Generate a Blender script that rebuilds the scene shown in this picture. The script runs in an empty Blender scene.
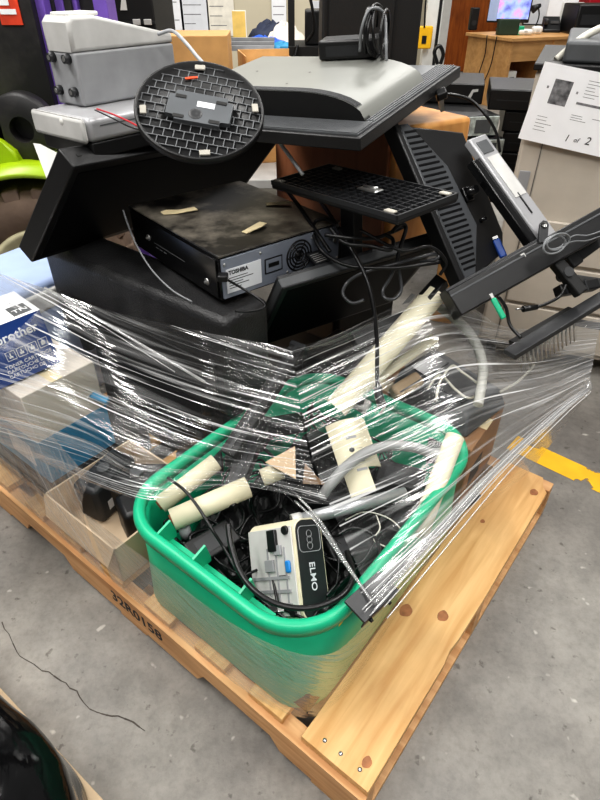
import bpy, bmesh, math, random
from mathutils import Vector, Matrix, noise
random.seed(7)
V = Vector
S = bpy.context.scene
COL = S.collection

# ------------------------------------------------------------------ camera
FPX, PITCH, CAMH = 565.0, math.radians(37), 1.31
cF = V((0, math.cos(PITCH), -math.sin(PITCH))); cU = V((0, math.sin(PITCH), math.cos(PITCH))); cR = V((1, 0, 0))
def PX(x, y, z=None, Y=None):
    """world point seen at photo pixel (x, y) at height z or at forward distance Y"""
    d = cF + cR * ((x - 300) / FPX) - cU * ((y - 400) / FPX)
    t = (z - CAMH) / d.z if z is not None else Y / d.y
    return V((0, 0, CAMH)) + d * t
cam = bpy.data.objects.new('camera', bpy.data.cameras.new('camera'))
COL.objects.link(cam)
cam.location = (0, 0, CAMH); cam.rotation_euler = (math.pi / 2 - PITCH, 0, 0)
cam.data.sensor_fit = 'VERTICAL'; cam.data.sensor_height = 36.0; cam.data.lens = 36.0 * FPX / 800
cam.data.clip_start = 0.02
S.camera = cam

# pallet frame: a runs along the right edge, b along the left edge
PA = V((0.1217, 0.3842, 0)); PU = V((0.61872, 0.78561, 0)); PV = V((-0.78561, 0.61872, 0))
def Q(a, b, z): return PA + PU * a + PV * b + V((0, 0, z))
def FR(o, px, py):
    X = (px - o).normalized(); Yv = py - o; Yv = (Yv - X * Yv.dot(X)).normalized(); Z = X.cross(Yv)
    m = Matrix((X, Yv, Z)).transposed().to_4x4(); m.translation = o
    return m
def PF(a, b, z, yaw=0.0):       # pallet aligned frame with an extra yaw
    m = FR(Q(a, b, z), Q(a + 1, b, z), Q(a, b + 1, z))
    return m @ Matrix.Rotation(math.radians(yaw), 4, 'Z')
def WF(x, y, z, yaw=0.0):
    return Matrix.Translation((x, y, z)) @ Matrix.Rotation(math.radians(yaw), 4, 'Z')

# ------------------------------------------------------------------ materials
def s2l(c): return tuple(((v / 12.92) if v <= .04045 else ((v + .055) / 1.055) ** 2.4) for v in c)
def rgb(r, g, b): return s2l((r / 255, g / 255, b / 255))
MATS = {}
def mat(name, col, rough=.5, metal=0.0, var=.12, scale=14.0, bump=0.0, bscale=None, spec=.5, stretch=None, emit=0.0, dust=None, dust_amt=.0):
    if name in MATS: return MATS[name]
    m = bpy.data.materials.new(name); m.use_nodes = True; nt = m.node_tree; N = nt.nodes; L = nt.links
    b = N['Principled BSDF']
    b.inputs['Roughness'].default_value = rough; b.inputs['Metallic'].default_value = metal
    b.inputs['Specular IOR Level'].default_value = spec
    tc = N.new('ShaderNodeTexCoord'); mp = N.new('ShaderNodeMapping'); L.new(tc.outputs['Object'], mp.inputs[0])
    if stretch: mp.inputs['Scale'].default_value = stretch
    nz = N.new('ShaderNodeTexNoise'); nz.inputs['Scale'].default_value = scale; nz.inputs['Detail'].default_value = 6
    L.new(mp.outputs[0], nz.inputs['Vector'])
    cr = N.new('ShaderNodeValToRGB')
    cr.color_ramp.elements[0].position = .3; cr.color_ramp.elements[1].position = .7
    cr.color_ramp.elements[0].color = (*[max(0, c * (1 - var)) for c in col], 1)
    cr.color_ramp.elements[1].color = (*[min(1, c * (1 + var)) for c in col], 1)
    L.new(nz.outputs['Fac'], cr.inputs[0])
    out = cr.outputs[0]
    if dust:
        n2 = N.new('ShaderNodeTexNoise'); n2.inputs['Scale'].default_value = 5; n2.inputs['Detail'].default_value = 8; n2.inputs['Roughness'].default_value = .65
        L.new(tc.outputs['Object'], n2.inputs['Vector'])
        r2 = N.new('ShaderNodeValToRGB'); r2.color_ramp.elements[0].position = .45; r2.color_ramp.elements[1].position = .7
        r2.color_ramp.elements[1].color = (dust_amt, dust_amt, dust_amt, 1)
        L.new(n2.outputs['Fac'], r2.inputs[0])
        mx = N.new('ShaderNodeMix'); mx.data_type = 'RGBA'
        L.new(r2.outputs[0], mx.inputs[0]); L.new(out, mx.inputs[6]); mx.inputs[7].default_value = (*dust, 1)
        out = mx.outputs[2]
    L.new(out, b.inputs['Base Color'])
    if bump:
        bn = N.new('ShaderNodeTexNoise'); bn.inputs['Scale'].default_value = bscale or 200; bn.inputs['Detail'].default_value = 3
        L.new(mp.outputs[0], bn.inputs['Vector'])
        bp = N.new('ShaderNodeBump'); bp.inputs['Strength'].default_value = bump; bp.inputs['Distance'].default_value = .002
        L.new(bn.outputs['Fac'], bp.inputs['Height']); L.new(bp.outputs[0], b.inputs['Normal'])
    if emit:
        L.new(out, b.inputs['Emission Color']); b.inputs['Emission Strength'].default_value = emit
    MATS[name] = m
    return m

def floor_mat():
    m = bpy.data.materials.new('concrete'); m.use_nodes = True; nt = m.node_tree; N = nt.nodes; L = nt.links; b = N['Principled BSDF']
    tc = N.new('ShaderNodeTexCoord')
    def nz(sc, det=6, ro=.6):
        n = N.new('ShaderNodeTexNoise'); n.inputs['Scale'].default_value = sc; n.inputs['Detail'].default_value = det; n.inputs['Roughness'].default_value = ro
        L.new(tc.outputs['Object'], n.inputs['Vector']); return n.outputs['Fac']
    def ramp(fac, p0, c0, p1, c1):
        r = N.new('ShaderNodeValToRGB'); r.color_ramp.elements[0].position = p0; r.color_ramp.elements[1].position = p1
        r.color_ramp.elements[0].color = (*c0, 1); r.color_ramp.elements[1].color = (*c1, 1); L.new(fac, r.inputs[0]); return r.outputs[0]
    def mul(a, c, f=1.0, mode='MULTIPLY'):
        x = N.new('ShaderNodeMix'); x.data_type = 'RGBA'; x.blend_type = mode; x.inputs[0].default_value = f
        L.new(a, x.inputs[6]); L.new(c, x.inputs[7]); return x.outputs[2]
    base = ramp(nz(1.1, 9, .6), .32, rgb(108, 104, 100), .68, rgb(166, 163, 156))
    base = mul(base, ramp(nz(9, 10, .75), .35, (.7, .7, .7), .6, (1.04, 1.03, 1.02)), .8)
    base = mul(base, ramp(nz(60, 4, .7), .3, (.72, .71, .7), .55, (1, 1, 1)), .6)
    base = mul(base, ramp(nz(34, 3, .6), .28, (.3, .28, .26), .36, (1, 1, 1)), .7)
    base = mul(base, ramp(nz(25, 2, .5), .7, (0, 0, 0), .76, (.22, .21, .19)), 1.0, 'ADD')
    L.new(base, b.inputs['Base Color'])
    L.new(ramp(nz(4, 6), .3, (.42, .42, .42), .7, (.68, .68, .68)), b.inputs['Roughness'])
    bp = N.new('ShaderNodeBump'); bp.inputs['Strength'].default_value = .25; bp.inputs['Distance'].default_value = .004
    L.new(nz(45, 6, .7), bp.inputs['Height']); L.new(bp.outputs[0], b.inputs['Normal'])
    return m

def wood_mat(name, c0, c1, stretch, scale=6.0, rough=.6):
    m = bpy.data.materials.new(name); m.use_nodes = True; nt = m.node_tree; N = nt.nodes; L = nt.links; b = N['Principled BSDF']
    tc = N.new('ShaderNodeTexCoord'); mp = N.new('ShaderNodeMapping'); mp.inputs['Scale'].default_value = stretch
    L.new(tc.outputs['Object'], mp.inputs[0])
    n = N.new('ShaderNodeTexNoise'); n.inputs['Scale'].default_value = scale; n.inputs['Detail'].default_value = 8; n.inputs['Distortion'].default_value = .6
    L.new(mp.outputs[0], n.inputs['Vector'])
    r = N.new('ShaderNodeValToRGB'); r.color_ramp.elements[0].position = .32; r.color_ramp.elements[1].position = .66
    r.color_ramp.elements[0].color = (*c0, 1); r.color_ramp.elements[1].color = (*c1, 1)
    L.new(n.outputs['Fac'], r.inputs[0])
    n2 = N.new('ShaderNodeTexNoise'); n2.inputs['Scale'].default_value = 4; n2.inputs['Detail'].default_value = 5
    L.new(tc.outputs['Object'], n2.inputs['Vector'])
    r2 = N.new('ShaderNodeValToRGB'); r2.color_ramp.elements[0].position = .3; r2.color_ramp.elements[1].position = .6
    r2.color_ramp.elements[0].color = (.72, .68, .64, 1); r2.color_ramp.elements[1].color = (1.05, 1.03, 1, 1)
    L.new(n2.outputs['Fac'], r2.inputs[0])
    x = N.new('ShaderNodeMix'); x.data_type = 'RGBA'; x.blend_type = 'MULTIPLY'; x.inputs[0].default_value = .8
    L.new(r.outputs[0], x.inputs[6]); L.new(r2.outputs[0], x.inputs[7])
    L.new(x.outputs[2], b.inputs['Base Color']); b.inputs['Roughness'].default_value = rough
    return m

def film_mat(name, base, dens, thin=(2.0, 90.0), tint=(.9, .9, .9), rough=.12, angle=0.0, edge=.0):
    """clear stretch film: thin clear sheet whose wrinkles and gathered layers run along U"""
    m = bpy.data.materials.new(name); m.use_nodes = True; nt = m.node_tree; N = nt.nodes; L = nt.links
    for n in list(N): N.remove(n)
    out = N.new('ShaderNodeOutputMaterial')
    uv = N.new('ShaderNodeTexCoord')
    def streak(su, sv, det=3, off=0.0, ro=.5, dist=.0):
        mp = N.new('ShaderNodeMapping'); mp.inputs['Scale'].default_value = (su, sv, 1); mp.inputs['Rotation'].default_value = (0, 0, angle)
        mp.inputs['Location'].default_value = (off, off * 1.7, 0)
        L.new(uv.outputs['UV'], mp.inputs[0])
        n = N.new('ShaderNodeTexNoise'); n.inputs['Scale'].default_value = 1; n.inputs['Detail'].default_value = det; n.inputs['Roughness'].default_value = ro
        n.inputs['Distortion'].default_value = dist
        L.new(mp.outputs[0], n.inputs['Vector']); return n.outputs['Fac']
    def rmp(f, lo, hi, a=0.0, b=1.0):
        r = N.new('ShaderNodeMapRange'); r.inputs[1].default_value = lo; r.inputs[2].default_value = hi; r.inputs[3].default_value = a; r.inputs[4].default_value = b
        L.new(f, r.inputs[0]); return r.outputs[0]
    def math_(op, a, b):
        x = N.new('ShaderNodeMath'); x.operation = op; x.use_clamp = True
        for i, k in enumerate((a, b)):
            if isinstance(k, (int, float)): x.inputs[i].default_value = k
            else: L.new(k, x.inputs[i])
        return x.outputs[0]
    fine = streak(thin[0], thin[1], 2)
    broad = streak(thin[0] * .8, thin[1] * .3, 3, 3.1)
    patch = streak(1.7, 5, 2, 7.7)
    hair = streak(thin[0] * .55, thin[1] * 2.2, 1, 5.3)
    a = math_('MULTIPLY', rmp(fine, .54, .74), rmp(patch, .34, .62))
    b_ = math_('MULTIPLY', rmp(broad, .52, .8), .30)
    h = math_('MULTIPLY', rmp(hair, .63, .71), 1.0)
    d = math_('MAXIMUM', math_('ADD', a, b_), h)
    d = math_('ADD', math_('MULTIPLY', d, dens), base)
    bp = N.new('ShaderNodeBump'); bp.inputs['Strength'].default_value = .7; bp.inputs['Distance'].default_value = .01
    L.new(math_('ADD', math_('MULTIPLY', fine, .5), math_('MULTIPLY', broad, .5)), bp.inputs['Height'])
    gl = N.new('ShaderNodeBsdfGlossy'); gl.inputs['Color'].default_value = (1, 1, 1, 1); gl.inputs['Roughness'].default_value = rough
    L.new(bp.outputs[0], gl.inputs['Normal'])
    df = N.new('ShaderNodeBsdfDiffuse'); df.inputs['Color'].default_value = (*tint, 1)
    tl = N.new('ShaderNodeBsdfTranslucent'); tl.inputs['Color'].default_value = (*tint, 1)
    m1 = N.new('ShaderNodeMixShader'); m1.inputs[0].default_value = .3; L.new(df.outputs[0], m1.inputs[1]); L.new(tl.outputs[0], m1.inputs[2])
    m2 = N.new('ShaderNodeMixShader'); m2.inputs[0].default_value = .3; L.new(m1.outputs[0], m2.inputs[1]); L.new(gl.outputs[0], m2.inputs[2])
    tr = N.new('ShaderNodeBsdfTransparent'); tr.inputs['Color'].default_value = (.97, .97, .97, 1)
    fr = N.new('ShaderNodeFresnel'); fr.inputs['IOR'].default_value = 1.4; L.new(bp.outputs[0], fr.inputs['Normal'])
    g2 = N.new('ShaderNodeMixShader'); L.new(math_('MULTIPLY', fr.outputs[0], .35), g2.inputs[0]); L.new(tr.outputs[0], g2.inputs[1]); L.new(gl.outputs[0], g2.inputs[2])
    m3 = N.new('ShaderNodeMixShader'); L.new(d, m3.inputs[0]); L.new(g2.outputs[0], m3.inputs[1]); L.new(m2.outputs[0], m3.inputs[2])
    L.new(m3.outputs[0], out.inputs['Surface'])
    return m

BLK = mat('black_plastic', rgb(23, 23, 24), .40, bump=.15, bscale=600)
BLKG = mat('black_gloss', rgb(14, 14, 15), .16)
BLKM = mat('black_matte', rgb(18, 18, 18), .62, bump=.3, bscale=300)
BLKT = mat('black_textured_vinyl', rgb(33, 33, 34), .42, bump=1.0, bscale=230, dust=rgb(90, 90, 90), dust_amt=.35)
SCR = mat('dark_screen', rgb(12, 12, 14), .5, spec=.15)
CHAR = mat('charcoal_plastic', rgb(42, 43, 45), .45, bump=.15, bscale=500)
DGR = mat('dark_grey', rgb(82, 84, 86), .5)
CORD = mat('cord_black', rgb(18, 18, 19), .34)
CORDG = mat('cord_grey', rgb(120, 122, 124), .4)
CORDD = mat('cord_dark_grey', rgb(62, 63, 65), .32)
CORDW = mat('cord_white', rgb(205, 202, 190), .45)
CORDR = mat('cord_red', rgb(190, 40, 50), .45)
METAL = mat('bright_metal', rgb(190, 190, 188), .3, .9)
MSTEEL = mat('galvanised_panel', rgb(132, 138, 150), .45, .2, var=.08)
GREY = mat('grey_plastic', rgb(148, 149, 151), .45)
LGREY = mat('light_grey_plastic', rgb(196, 195, 192), .45)
WHITE = mat('white_plastic', rgb(226, 225, 220), .45, var=.05)
SILV = mat('silver_paint', rgb(168, 168, 170), .38, .25, var=.08)
TVG = mat('tv_grey_back', rgb(132, 133, 128), .36, .2, var=.08, scale=4)
BEIGE = mat('beige_plastic', rgb(216, 209, 182), .5, var=.06)
COPG = mat('copier_putty', rgb(186, 178, 166), .5, var=.05)
PAPER = mat('paper', rgb(240, 241, 243), .7, var=.03)
INK = mat('ink', rgb(45, 45, 48), .7)
INKG = mat('ink_grey', rgb(120, 120, 122), .7, var=.5, scale=60)
LBL = mat('label_white', rgb(222, 224, 228), .6, var=.05)
CARD = mat('cardboard', rgb(206, 158, 100), .75, var=.1, bump=.2)
CARDT = mat('cardboard_tan', rgb(196, 172, 142), .75, var=.08, bump=.2)
CARDP = mat('carton_pale', rgb(206, 198, 186), .7, var=.06)
BLUE = mat('carton_blue', rgb(28, 66, 138), .4, var=.1)
LBLUE = mat('light_blue', rgb(172, 190, 226), .45, var=.06)
TEAL = mat('teal_blue', rgb(44, 134, 176), .5, var=.15)
GREEN = mat('tote_green', rgb(28, 172, 128), .38, var=.06)
YEL = mat('yellow_plastic', rgb(235, 180, 20), .5)
LIME = mat('lime_paint', rgb(150, 178, 16), .35, var=.06)
PURP = mat('purple_paint', rgb(124, 92, 186), .5)
ORAN = mat('orange_paint', rgb(232, 84, 44), .5)
RED = mat('red_paint', rgb(190, 24, 44), .5)
RUB = mat('tyre_rubber', rgb(112, 94, 80), .8, var=.25, bump=.6, bscale=60)
CREAM = mat('wheel_cream', rgb(214, 206, 170), .5)
FKB = mat('mast_black', rgb(27, 26, 27), .5, dust=rgb(80, 76, 74), dust_amt=.4)
WALLM = mat('wall_cream', rgb(200, 191, 168), .7, var=.04, scale=3)
DOORM = wood_mat('door_wood', rgb(140, 72, 22), rgb(176, 98, 36), (8, 8, .8), 4, .4)
DESKM = wood_mat('desk_wood', rgb(192, 146, 92), rgb(212, 168, 114), (1, 6, 6), 3, .45)
CABW = wood_mat('cabinet_wood', rgb(196, 134, 72), rgb(220, 164, 98), (5, 5, .8), 4, .45)
CABF = wood_mat('cabinet_front_shaded', rgb(150, 96, 66), rgb(172, 116, 84), (5, 5, .8), 4, .5)  # darker copy of the cabinet wood, the front's shade put into its colour
PINE = wood_mat('pine_along', rgb(206, 158, 100), rgb(230, 190, 134), (1.2, 14, 14), 3, .6)
PINEB = wood_mat('pine_across', rgb(196, 146, 98), rgb(224, 182, 134), (14, 1.2, 14), 3, .6)
KNOT = mat('wood_knot', rgb(158, 104, 66), .6, var=.3, scale=60)
DARKW = mat('broken_wood', rgb(120, 76, 46), .8, var=.3, scale=40)
DUSTBLK = mat('dusty_black_metal', rgb(30, 29, 28), .3, var=.3, scale=5, dust=rgb(164, 156, 142), dust_amt=.85)
MASK = mat('masking_tape', rgb(222, 206, 166), .7)
BRASS = mat('brass', rgb(196, 160, 84), .3, .9)
GUTS = mat('chassis_metal', rgb(188, 196, 192), .45, .3, var=.5, scale=40)

# ------------------------------------------------------------------ mesh builder
class MB:
    def __init__(s): s.bm = bmesh.new(); s.uv = None; s.mats = []; s.cur = 0; s.smooth = False
    def use(s, m):
        if m not in s.mats: s.mats.append(m)
        s.cur = s.mats.index(m); return s
    def _tag(s, faces, sm=False):
        for f in faces: f.material_index = s.cur; f.smooth = sm
    def box(s, x0, x1, y0, y1, z0, z1, bev=0.0, M=None, seg=2):
        vs = [s.bm.verts.new((x, y, z)) for x in (x0, x1) for y in (y0, y1) for z in (z0, z1)]
        idx = ((0, 1, 3, 2), (4, 6, 7, 5), (0, 4, 5, 1), (2, 3, 7, 6), (0, 2, 6, 4), (1, 5, 7, 3))
        fs = [s.bm.faces.new([vs[i] for i in q]) for q in idx]
        s._tag(fs)
        if M is not None:
            for v in vs: v.co = M @ v.co
        if bev:
            es = list({e for f in fs for e in f.edges})
            r = bmesh.ops.bevel(s.bm, geom=es, offset=bev, segments=seg, affect='EDGES', profile=.5)
            for f in r['faces']: f.material_index = s.cur; f.smooth = True
        return s
    def hexa(s, p, bev=0.0):     # 8 points: bottom 4 (ccw), top 4
        vs = [s.bm.verts.new(v) for v in p]
        fs = [s.bm.faces.new([vs[i] for i in q]) for q in ((3, 2, 1, 0), (4, 5, 6, 7), (0, 1, 5, 4), (1, 2, 6, 5), (2, 3, 7, 6), (3, 0, 4, 7))]
        s._tag(fs)
        if bev:
            es = list({e for f in fs for e in f.edges})
            r = bmesh.ops.bevel(s.bm, geom=es, offset=bev, segments=2, affect='EDGES', profile=.5)
            for f in r['faces']: f.material_index = s.cur; f.smooth = True
        return s
    def prism(s, pts, h0, h1, axis='z', bev=0.0):
        def mk(u, v, w): return {'z': (u, v, w), 'y': (u, w, v), 'x': (w, u, v)}[axis]
        a = [s.bm.verts.new(mk(u, v, h0)) for u, v in pts]; b = [s.bm.verts.new(mk(u, v, h1)) for u, v in pts]
        n = len(pts); fs = [s.bm.faces.new(a[::-1]), s.bm.faces.new(b)]
        fs += [s.bm.faces.new((a[i], a[(i + 1) % n], b[(i + 1) % n], b[i])) for i in range(n)]
        s._tag(fs)
        if bev:
            es = list({e for f in fs[:2] for e in f.edges})
            r = bmesh.ops.bevel(s.bm, geom=es, offset=bev, segments=2, affect='EDGES', profile=.5)
            for f in r['faces']: f.material_index = s.cur; f.smooth = True
        return s
    def tube(s, pts, r, seg=10, r1=None, caps=True, closed=False):
        pts = [V(p) for p in pts]; n = len(pts); rings = []
        up = None
        for i, p in enumerate(pts):
            if closed: t = pts[(i + 1) % n] - pts[i - 1]
            else: t = (pts[min(i + 1, n - 1)] - pts[max(i - 1, 0)])
            t = t.normalized() if t.length > 1e-9 else V((0, 0, 1))
            if up is None:
                up = V((0, 0, 1)) if abs(t.z) < .9 else V((1, 0, 0))
            s1 = t.cross(up)
            if s1.length < 1e-6: s1 = t.cross(V((1, .3, 0)))
            s1.normalize(); up = s1.cross(t).normalized()
            rr = r if r1 is None else r + (r1 - r) * i / max(1, n - 1)
            rings.append([s.bm.verts.new(p + (s1 * math.cos(k * 2 * math.pi / seg) + up * math.sin(k * 2 * math.pi / seg)) * rr) for k in range(seg)])
        fs = []
        for i in range(n if closed else n - 1):
            A, B = rings[i], rings[(i + 1) % n]
            for k in range(seg): fs.append(s.bm.faces.new((A[k], A[(k + 1) % seg], B[(k + 1) % seg], B[k])))
        s._tag(fs, True)
        if caps and not closed:
            s._tag([s.bm.faces.new(rings[0][::-1]), s.bm.faces.new(rings[-1])])
        return s
    def cyl(s, p0, p1, r0, r1=None, seg=24, caps=True): return s.tube([p0, p1], r0, seg, r1, caps)
    def shell(s, p0, p1, r, th, seg=28):      # open pipe with wall thickness
        p0, p1 = V(p0), V(p1)
        s.tube([p0, p1], r, seg, None, False); k0 = len(s.bm.verts)
        s.tube([p0, p1], r - th, seg, None, False)
        s.bm.verts.ensure_lookup_table()
        vs = s.bm.verts; o = k0 - 2 * seg
        fs = []
        for e in (0, seg):
            for k in range(seg):
                fs.append(s.bm.faces.new((vs[o + e + k], vs[o + e + (k + 1) % seg], vs[k0 + e + (k + 1) % seg], vs[k0 + e + k])))
        s._tag(fs); return s
    def lathe(s, prof, seg=40, M=None, a0=0, a1=2 * math.pi, smooth=True):
        full = abs(a1 - a0 - 2 * math.pi) < 1e-6; rings = []
        n = seg if full else seg + 1
        for i in range(n):
            t = a0 + (a1 - a0) * i / seg
            ring = [s.bm.verts.new((r * math.cos(t), r * math.sin(t), z)) for r, z in prof]
            if M is not None:
                for v in ring: v.co = M @ v.co
            rings.append(ring)
        fs = []
        for i in range(seg if full else n - 1):
            A, B = rings[i], rings[(i + 1) % n]
            for k in range(len(prof) - 1):
                try: fs.append(s.bm.faces.new((A[k], B[k], B[k + 1], A[k + 1])))
                except ValueError: pass
        s._tag(fs, smooth); return s
    def grid(s, f, nu, nv, smooth=True, uvf=None):
        if s.uv is None: s.uv = s.bm.loops.layers.uv.new('UVMap')
        g = [[s.bm.verts.new(f(i / nu, j / nv)) for j in range(nv + 1)] for i in range(nu + 1)]
        for i in range(nu):
            for j in range(nv):
                fc = s.bm.faces.new((g[i][j], g[i + 1][j], g[i + 1][j + 1], g[i][j + 1]))
                fc.smooth = smooth; fc.material_index = s.cur
                for lp, (a, b) in zip(fc.loops, ((i, j), (i + 1, j), (i + 1, j + 1), (i, j + 1))):
                    lp[s.uv].uv = uvf(a / nu, b / nv) if uvf else (a / nu, b / nv)
        return s
    def quad(s, *p):
        s._tag([s.bm.faces.new([s.bm.verts.new(v) for v in p])]); return s
    def text(s, t, size, M, ext=.0004, align='LEFT', shear=0.0, bold=0.0):
        cu = bpy.data.curves.new('t', 'FONT'); cu.body = t; cu.size = size; cu.extrude = ext; cu.align_x = align; cu.shear = shear; cu.offset = bold
        cu.resolution_u = 3
        ob = bpy.data.objects.new('t', cu); COL.objects.link(ob)
        bpy.context.view_layer.update()
        dg = bpy.context.evaluated_depsgraph_get()
        me = bpy.data.meshes.new_from_object(ob.evaluated_get(dg))
        n0 = len(s.bm.verts); f0 = len(s.bm.faces)
        s.bm.from_mesh(me); s.bm.verts.ensure_lookup_table(); s.bm.faces.ensure_lookup_table()
        for v in s.bm.verts[n0:]: v.co = M @ v.co
        for f in s.bm.faces[f0:]: f.material_index = s.cur
        bpy.data.objects.remove(ob); bpy.data.curves.remove(cu); bpy.data.meshes.remove(me)
        return s
    def obj(s, name, m, parent=None, label=None, M=None, recalc=True):
        if recalc: bmesh.ops.recalc_face_normals(s.bm, faces=s.bm.faces[:])
        me = bpy.data.meshes.new(name); s.bm.to_mesh(me); s.bm.free()
        if s.mats:
            for k in s.mats: me.materials.append(k)
        else: me.materials.append(m)
        o = bpy.data.objects.new(name, me); COL.objects.link(o)
        if parent: o.parent = parent
        if M is not None: o.matrix_world = M
        if label: o['label'] = label
        return o

def thing(name, label, cat, M, group=None):
    o = bpy.data.objects.new(name, None); COL.objects.link(o); o.empty_display_size = .05
    o.matrix_world = M; o['label'] = label; o['category'] = cat
    if group: o['group'] = group
    return o
def tag(o, label, cat, group=None, kind=None):
    o['label'] = label; o['category'] = cat
    if group: o['group'] = group
    if kind: o['kind'] = kind
    return o
def struct(name, mb, m):
    o = mb.obj(name, m); o['kind'] = 'structure'; return o
def dup(root, M, label=None, group=None):
    r = root.copy(); COL.objects.link(r); r.matrix_world = M
    if label: r['label'] = label
    if group: r['group'] = group
    for ch in list(root.children):
        c = ch.copy(); COL.objects.link(c); c.parent = r
        for g in list(ch.children):
            d = g.copy(); COL.objects.link(d); d.parent = c
    return r
def spline(pts, n=10):
    pts = [V(p) for p in pts]
    if len(pts) < 3: return pts
    P = [pts[0] * 2 - pts[1]] + pts + [pts[-1] * 2 - pts[-2]]; out = []
    for i in range(1, len(P) - 2):
        a, b, c, d = P[i - 1], P[i], P[i + 1], P[i + 2]
        for k in range(n):
            t = k / n
            out.append(.5 * ((2 * b) + (c - a) * t + (2 * a - 5 * b + 4 * c - d) * t * t + (3 * b - a - 3 * c + d) * t ** 3))
    out.append(pts[-1]); return out
def cord(name, label, pts, r, m=None, cat='cable', group=None, n=10):
    o = MB().tube(spline(pts, n), r, 8).obj(name, m or CORD)
    return tag(o, label, cat, group)
def pxs(*p):   # (x, y, z) pixel+height triples -> world
    return [PX(a, b, z=c) for a, b, c in p]
def pys(*p):   # (x, y, Y)
    return [PX(a, b, Y=c) for a, b, c in p]


# ================================================================== SETTING
mb = MB(); mb.grid(lambda u, v: V((-8 + 16 * u, -2 + 14 * v, 0)), 8, 8, False)
floor = mb.obj('floor', floor_mat()); floor['kind'] = 'structure'
CRK = mat('crack_dark', rgb(76, 70, 65), .9, var=.3)
pts = [PX(x, y, z=.0) for x, y in ((2, 622), (9, 634), (17, 652), (26, 660), (42, 671), (54, 676), (66, 683), (77, 691), (84, 703), (96, 712), (106, 715), (118, 716), (133, 722), (145, 731))]
mb = MB()
for i in range(len(pts) - 1):
    a, b = pts[i], pts[i + 1]; m_ = (a + b) / 2 + V((random.uniform(-.004, .004), random.uniform(-.004, .004), 0))
    for p, q in ((a, m_), (m_, b)):
        d = (q - p).normalized(); n = V((-d.y, d.x, 0)) * random.uniform(.0008, .0019)
        up = V((0, 0, .0008))
        mb.quad(p - n + up, q - n * .8 + up, q + n * .8 + up, p + n + up)
mb.obj('crack', CRK, floor)
# worn yellow safety line
def worn(name, col, lo, hi):
    m = mat(name, col, .6, var=.1); nt = m.node_tree; N = nt.nodes; L = nt.links
    tc = N.new('ShaderNodeTexCoord'); n = N.new('ShaderNodeTexNoise'); n.inputs['Scale'].default_value = 9; n.inputs['Detail'].default_value = 5
    L.new(tc.outputs['Object'], n.inputs['Vector'])
    r = N.new('ShaderNodeMapRange'); r.inputs[1].default_value = lo; r.inputs[2].default_value = hi; L.new(n.outputs['Fac'], r.inputs[0])
    L.new(r.outputs[0], N['Principled BSDF'].inputs['Alpha']); return m
l0, l1 = PX(540, 455, z=.001), PX(600, 483, z=.001); d = (l1 - l0).normalized(); n = V((-d.y, d.x, 0)) * .045
mb = MB(); mb.quad(l0 - d * .10 - n, l1 + d * 1.5 - n, l1 + d * 1.5 + n, l0 - d * .10 + n)
mb.obj('painted_line', worn('worn_yellow', rgb(240, 184, 28), .44, .47), floor, 'worn yellow painted safety line')

mb = MB(); mb.box(-8, .95, 6.4, 6.6, 0, 3.2)
struct('wall_left', mb, WALLM)
mb = MB(); mb.box(-8, 8, 11.0, 11.2, 0, 3.2)
struct('wall_back', mb, WALLM)
mb = MB(); mb.use(DOORM); x0 = PX(449, 20, Y=10.9).x; mb.box(x0, x0 + 1.0, 10.9, 10.99, 0.01, 2.1)
d1 = mb.obj('door_1', DOORM); d1['kind'] = 'structure'
mb = MB(); mb.box(x0 - .14, x0, 10.86, 11.0, 0, 2.2); mb.box(x0 + 1.0, x0 + 1.14, 10.86, 11.0, 0, 2.2); mb.box(x0 - .14, x0 + 1.14, 10.86, 11.0, 2.1, 2.22)
mb.obj('door_frame', WHITE, d1)

# ================================================================== PALLET
t = thing('wooden_pallet', 'pale pine pallet with stencilled edge carrying the wrapped load', 'pallet', PF(0, 0, 0))
PL = 1.38
prof = [(0, .02), (.20, .02), (.225, .058), (.42, .058), (.445, .02), (.93, .02), (.955, .058), (1.13, .058), (1.155, .02), (PL, .02), (PL, .118), (0, .118)]
for i, a in enumerate((-.012, .475, .965)):
    st = MB().prism(prof, a, a + .04, 'x').obj('stringer', PINEB, t)
    if i == 0:
        m_ = Matrix(((0, 0, -1, -.0125), (-1, 0, 0, .745), (0, 1, 0, .058), (0, 0, 0, 1)))
        MB().text('32R0158', .053, m_, .0003, bold=.0008).obj('stencil', INK, st, 'black stencilled characters')
for i, (b0, b1) in enumerate(((0, .152), (.20, .29), (.36, .45), (.53, .62), (.70, .79), (.87, .96), (1.04, 1.13), (1.22, PL))):
    mb = MB(); mb.use(PINE)
    if i == 0:
        pts = [(0, 0), (.30, .001), (.335, .007), (.37, .002), (.5, .0), (.93, 0), (.95, .02), (.985, .03), (.985, .152), (0, .152)]
        mb.prism(pts, .12, .141, 'z', .0015)
        mb.use(KNOT)
        for (ka, kb, kr) in ((.040, .028, .009), (.40, .055, .012), (.36, .128, .014), (.91, .03, .011), (.72, .10, .006)):
            ring = [V((ka + kr * 1.25 * math.cos(q) * (1 + .12 * math.sin(3 * q)), kb + kr * math.sin(q), .1414)) for q in [k * math.pi / 8 for k in range(16)]]
            mb.quad(*ring)
    else:
        mb.box(0.0, .985, b0, b1, .12, .14, .0015)
    o = mb.obj('deck_board', PINE, t)
    if i == 0:
        for ka, kb in ((.022, .112), (.022, .075), (.022, .032)):
            MB().lathe([(0, .1436), (.003, .1434), (.0045, .1412)], 12, Matrix.Translation((ka, kb, 0))).obj('nail', METAL, o)
for b0, b1 in ((0, .12), (.63, .73), (1.26, PL)):
    MB().box(-.01, 1.0, b0, b1, 0.001, .02, .001).obj('bottom_board', PINEB, t)

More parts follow.
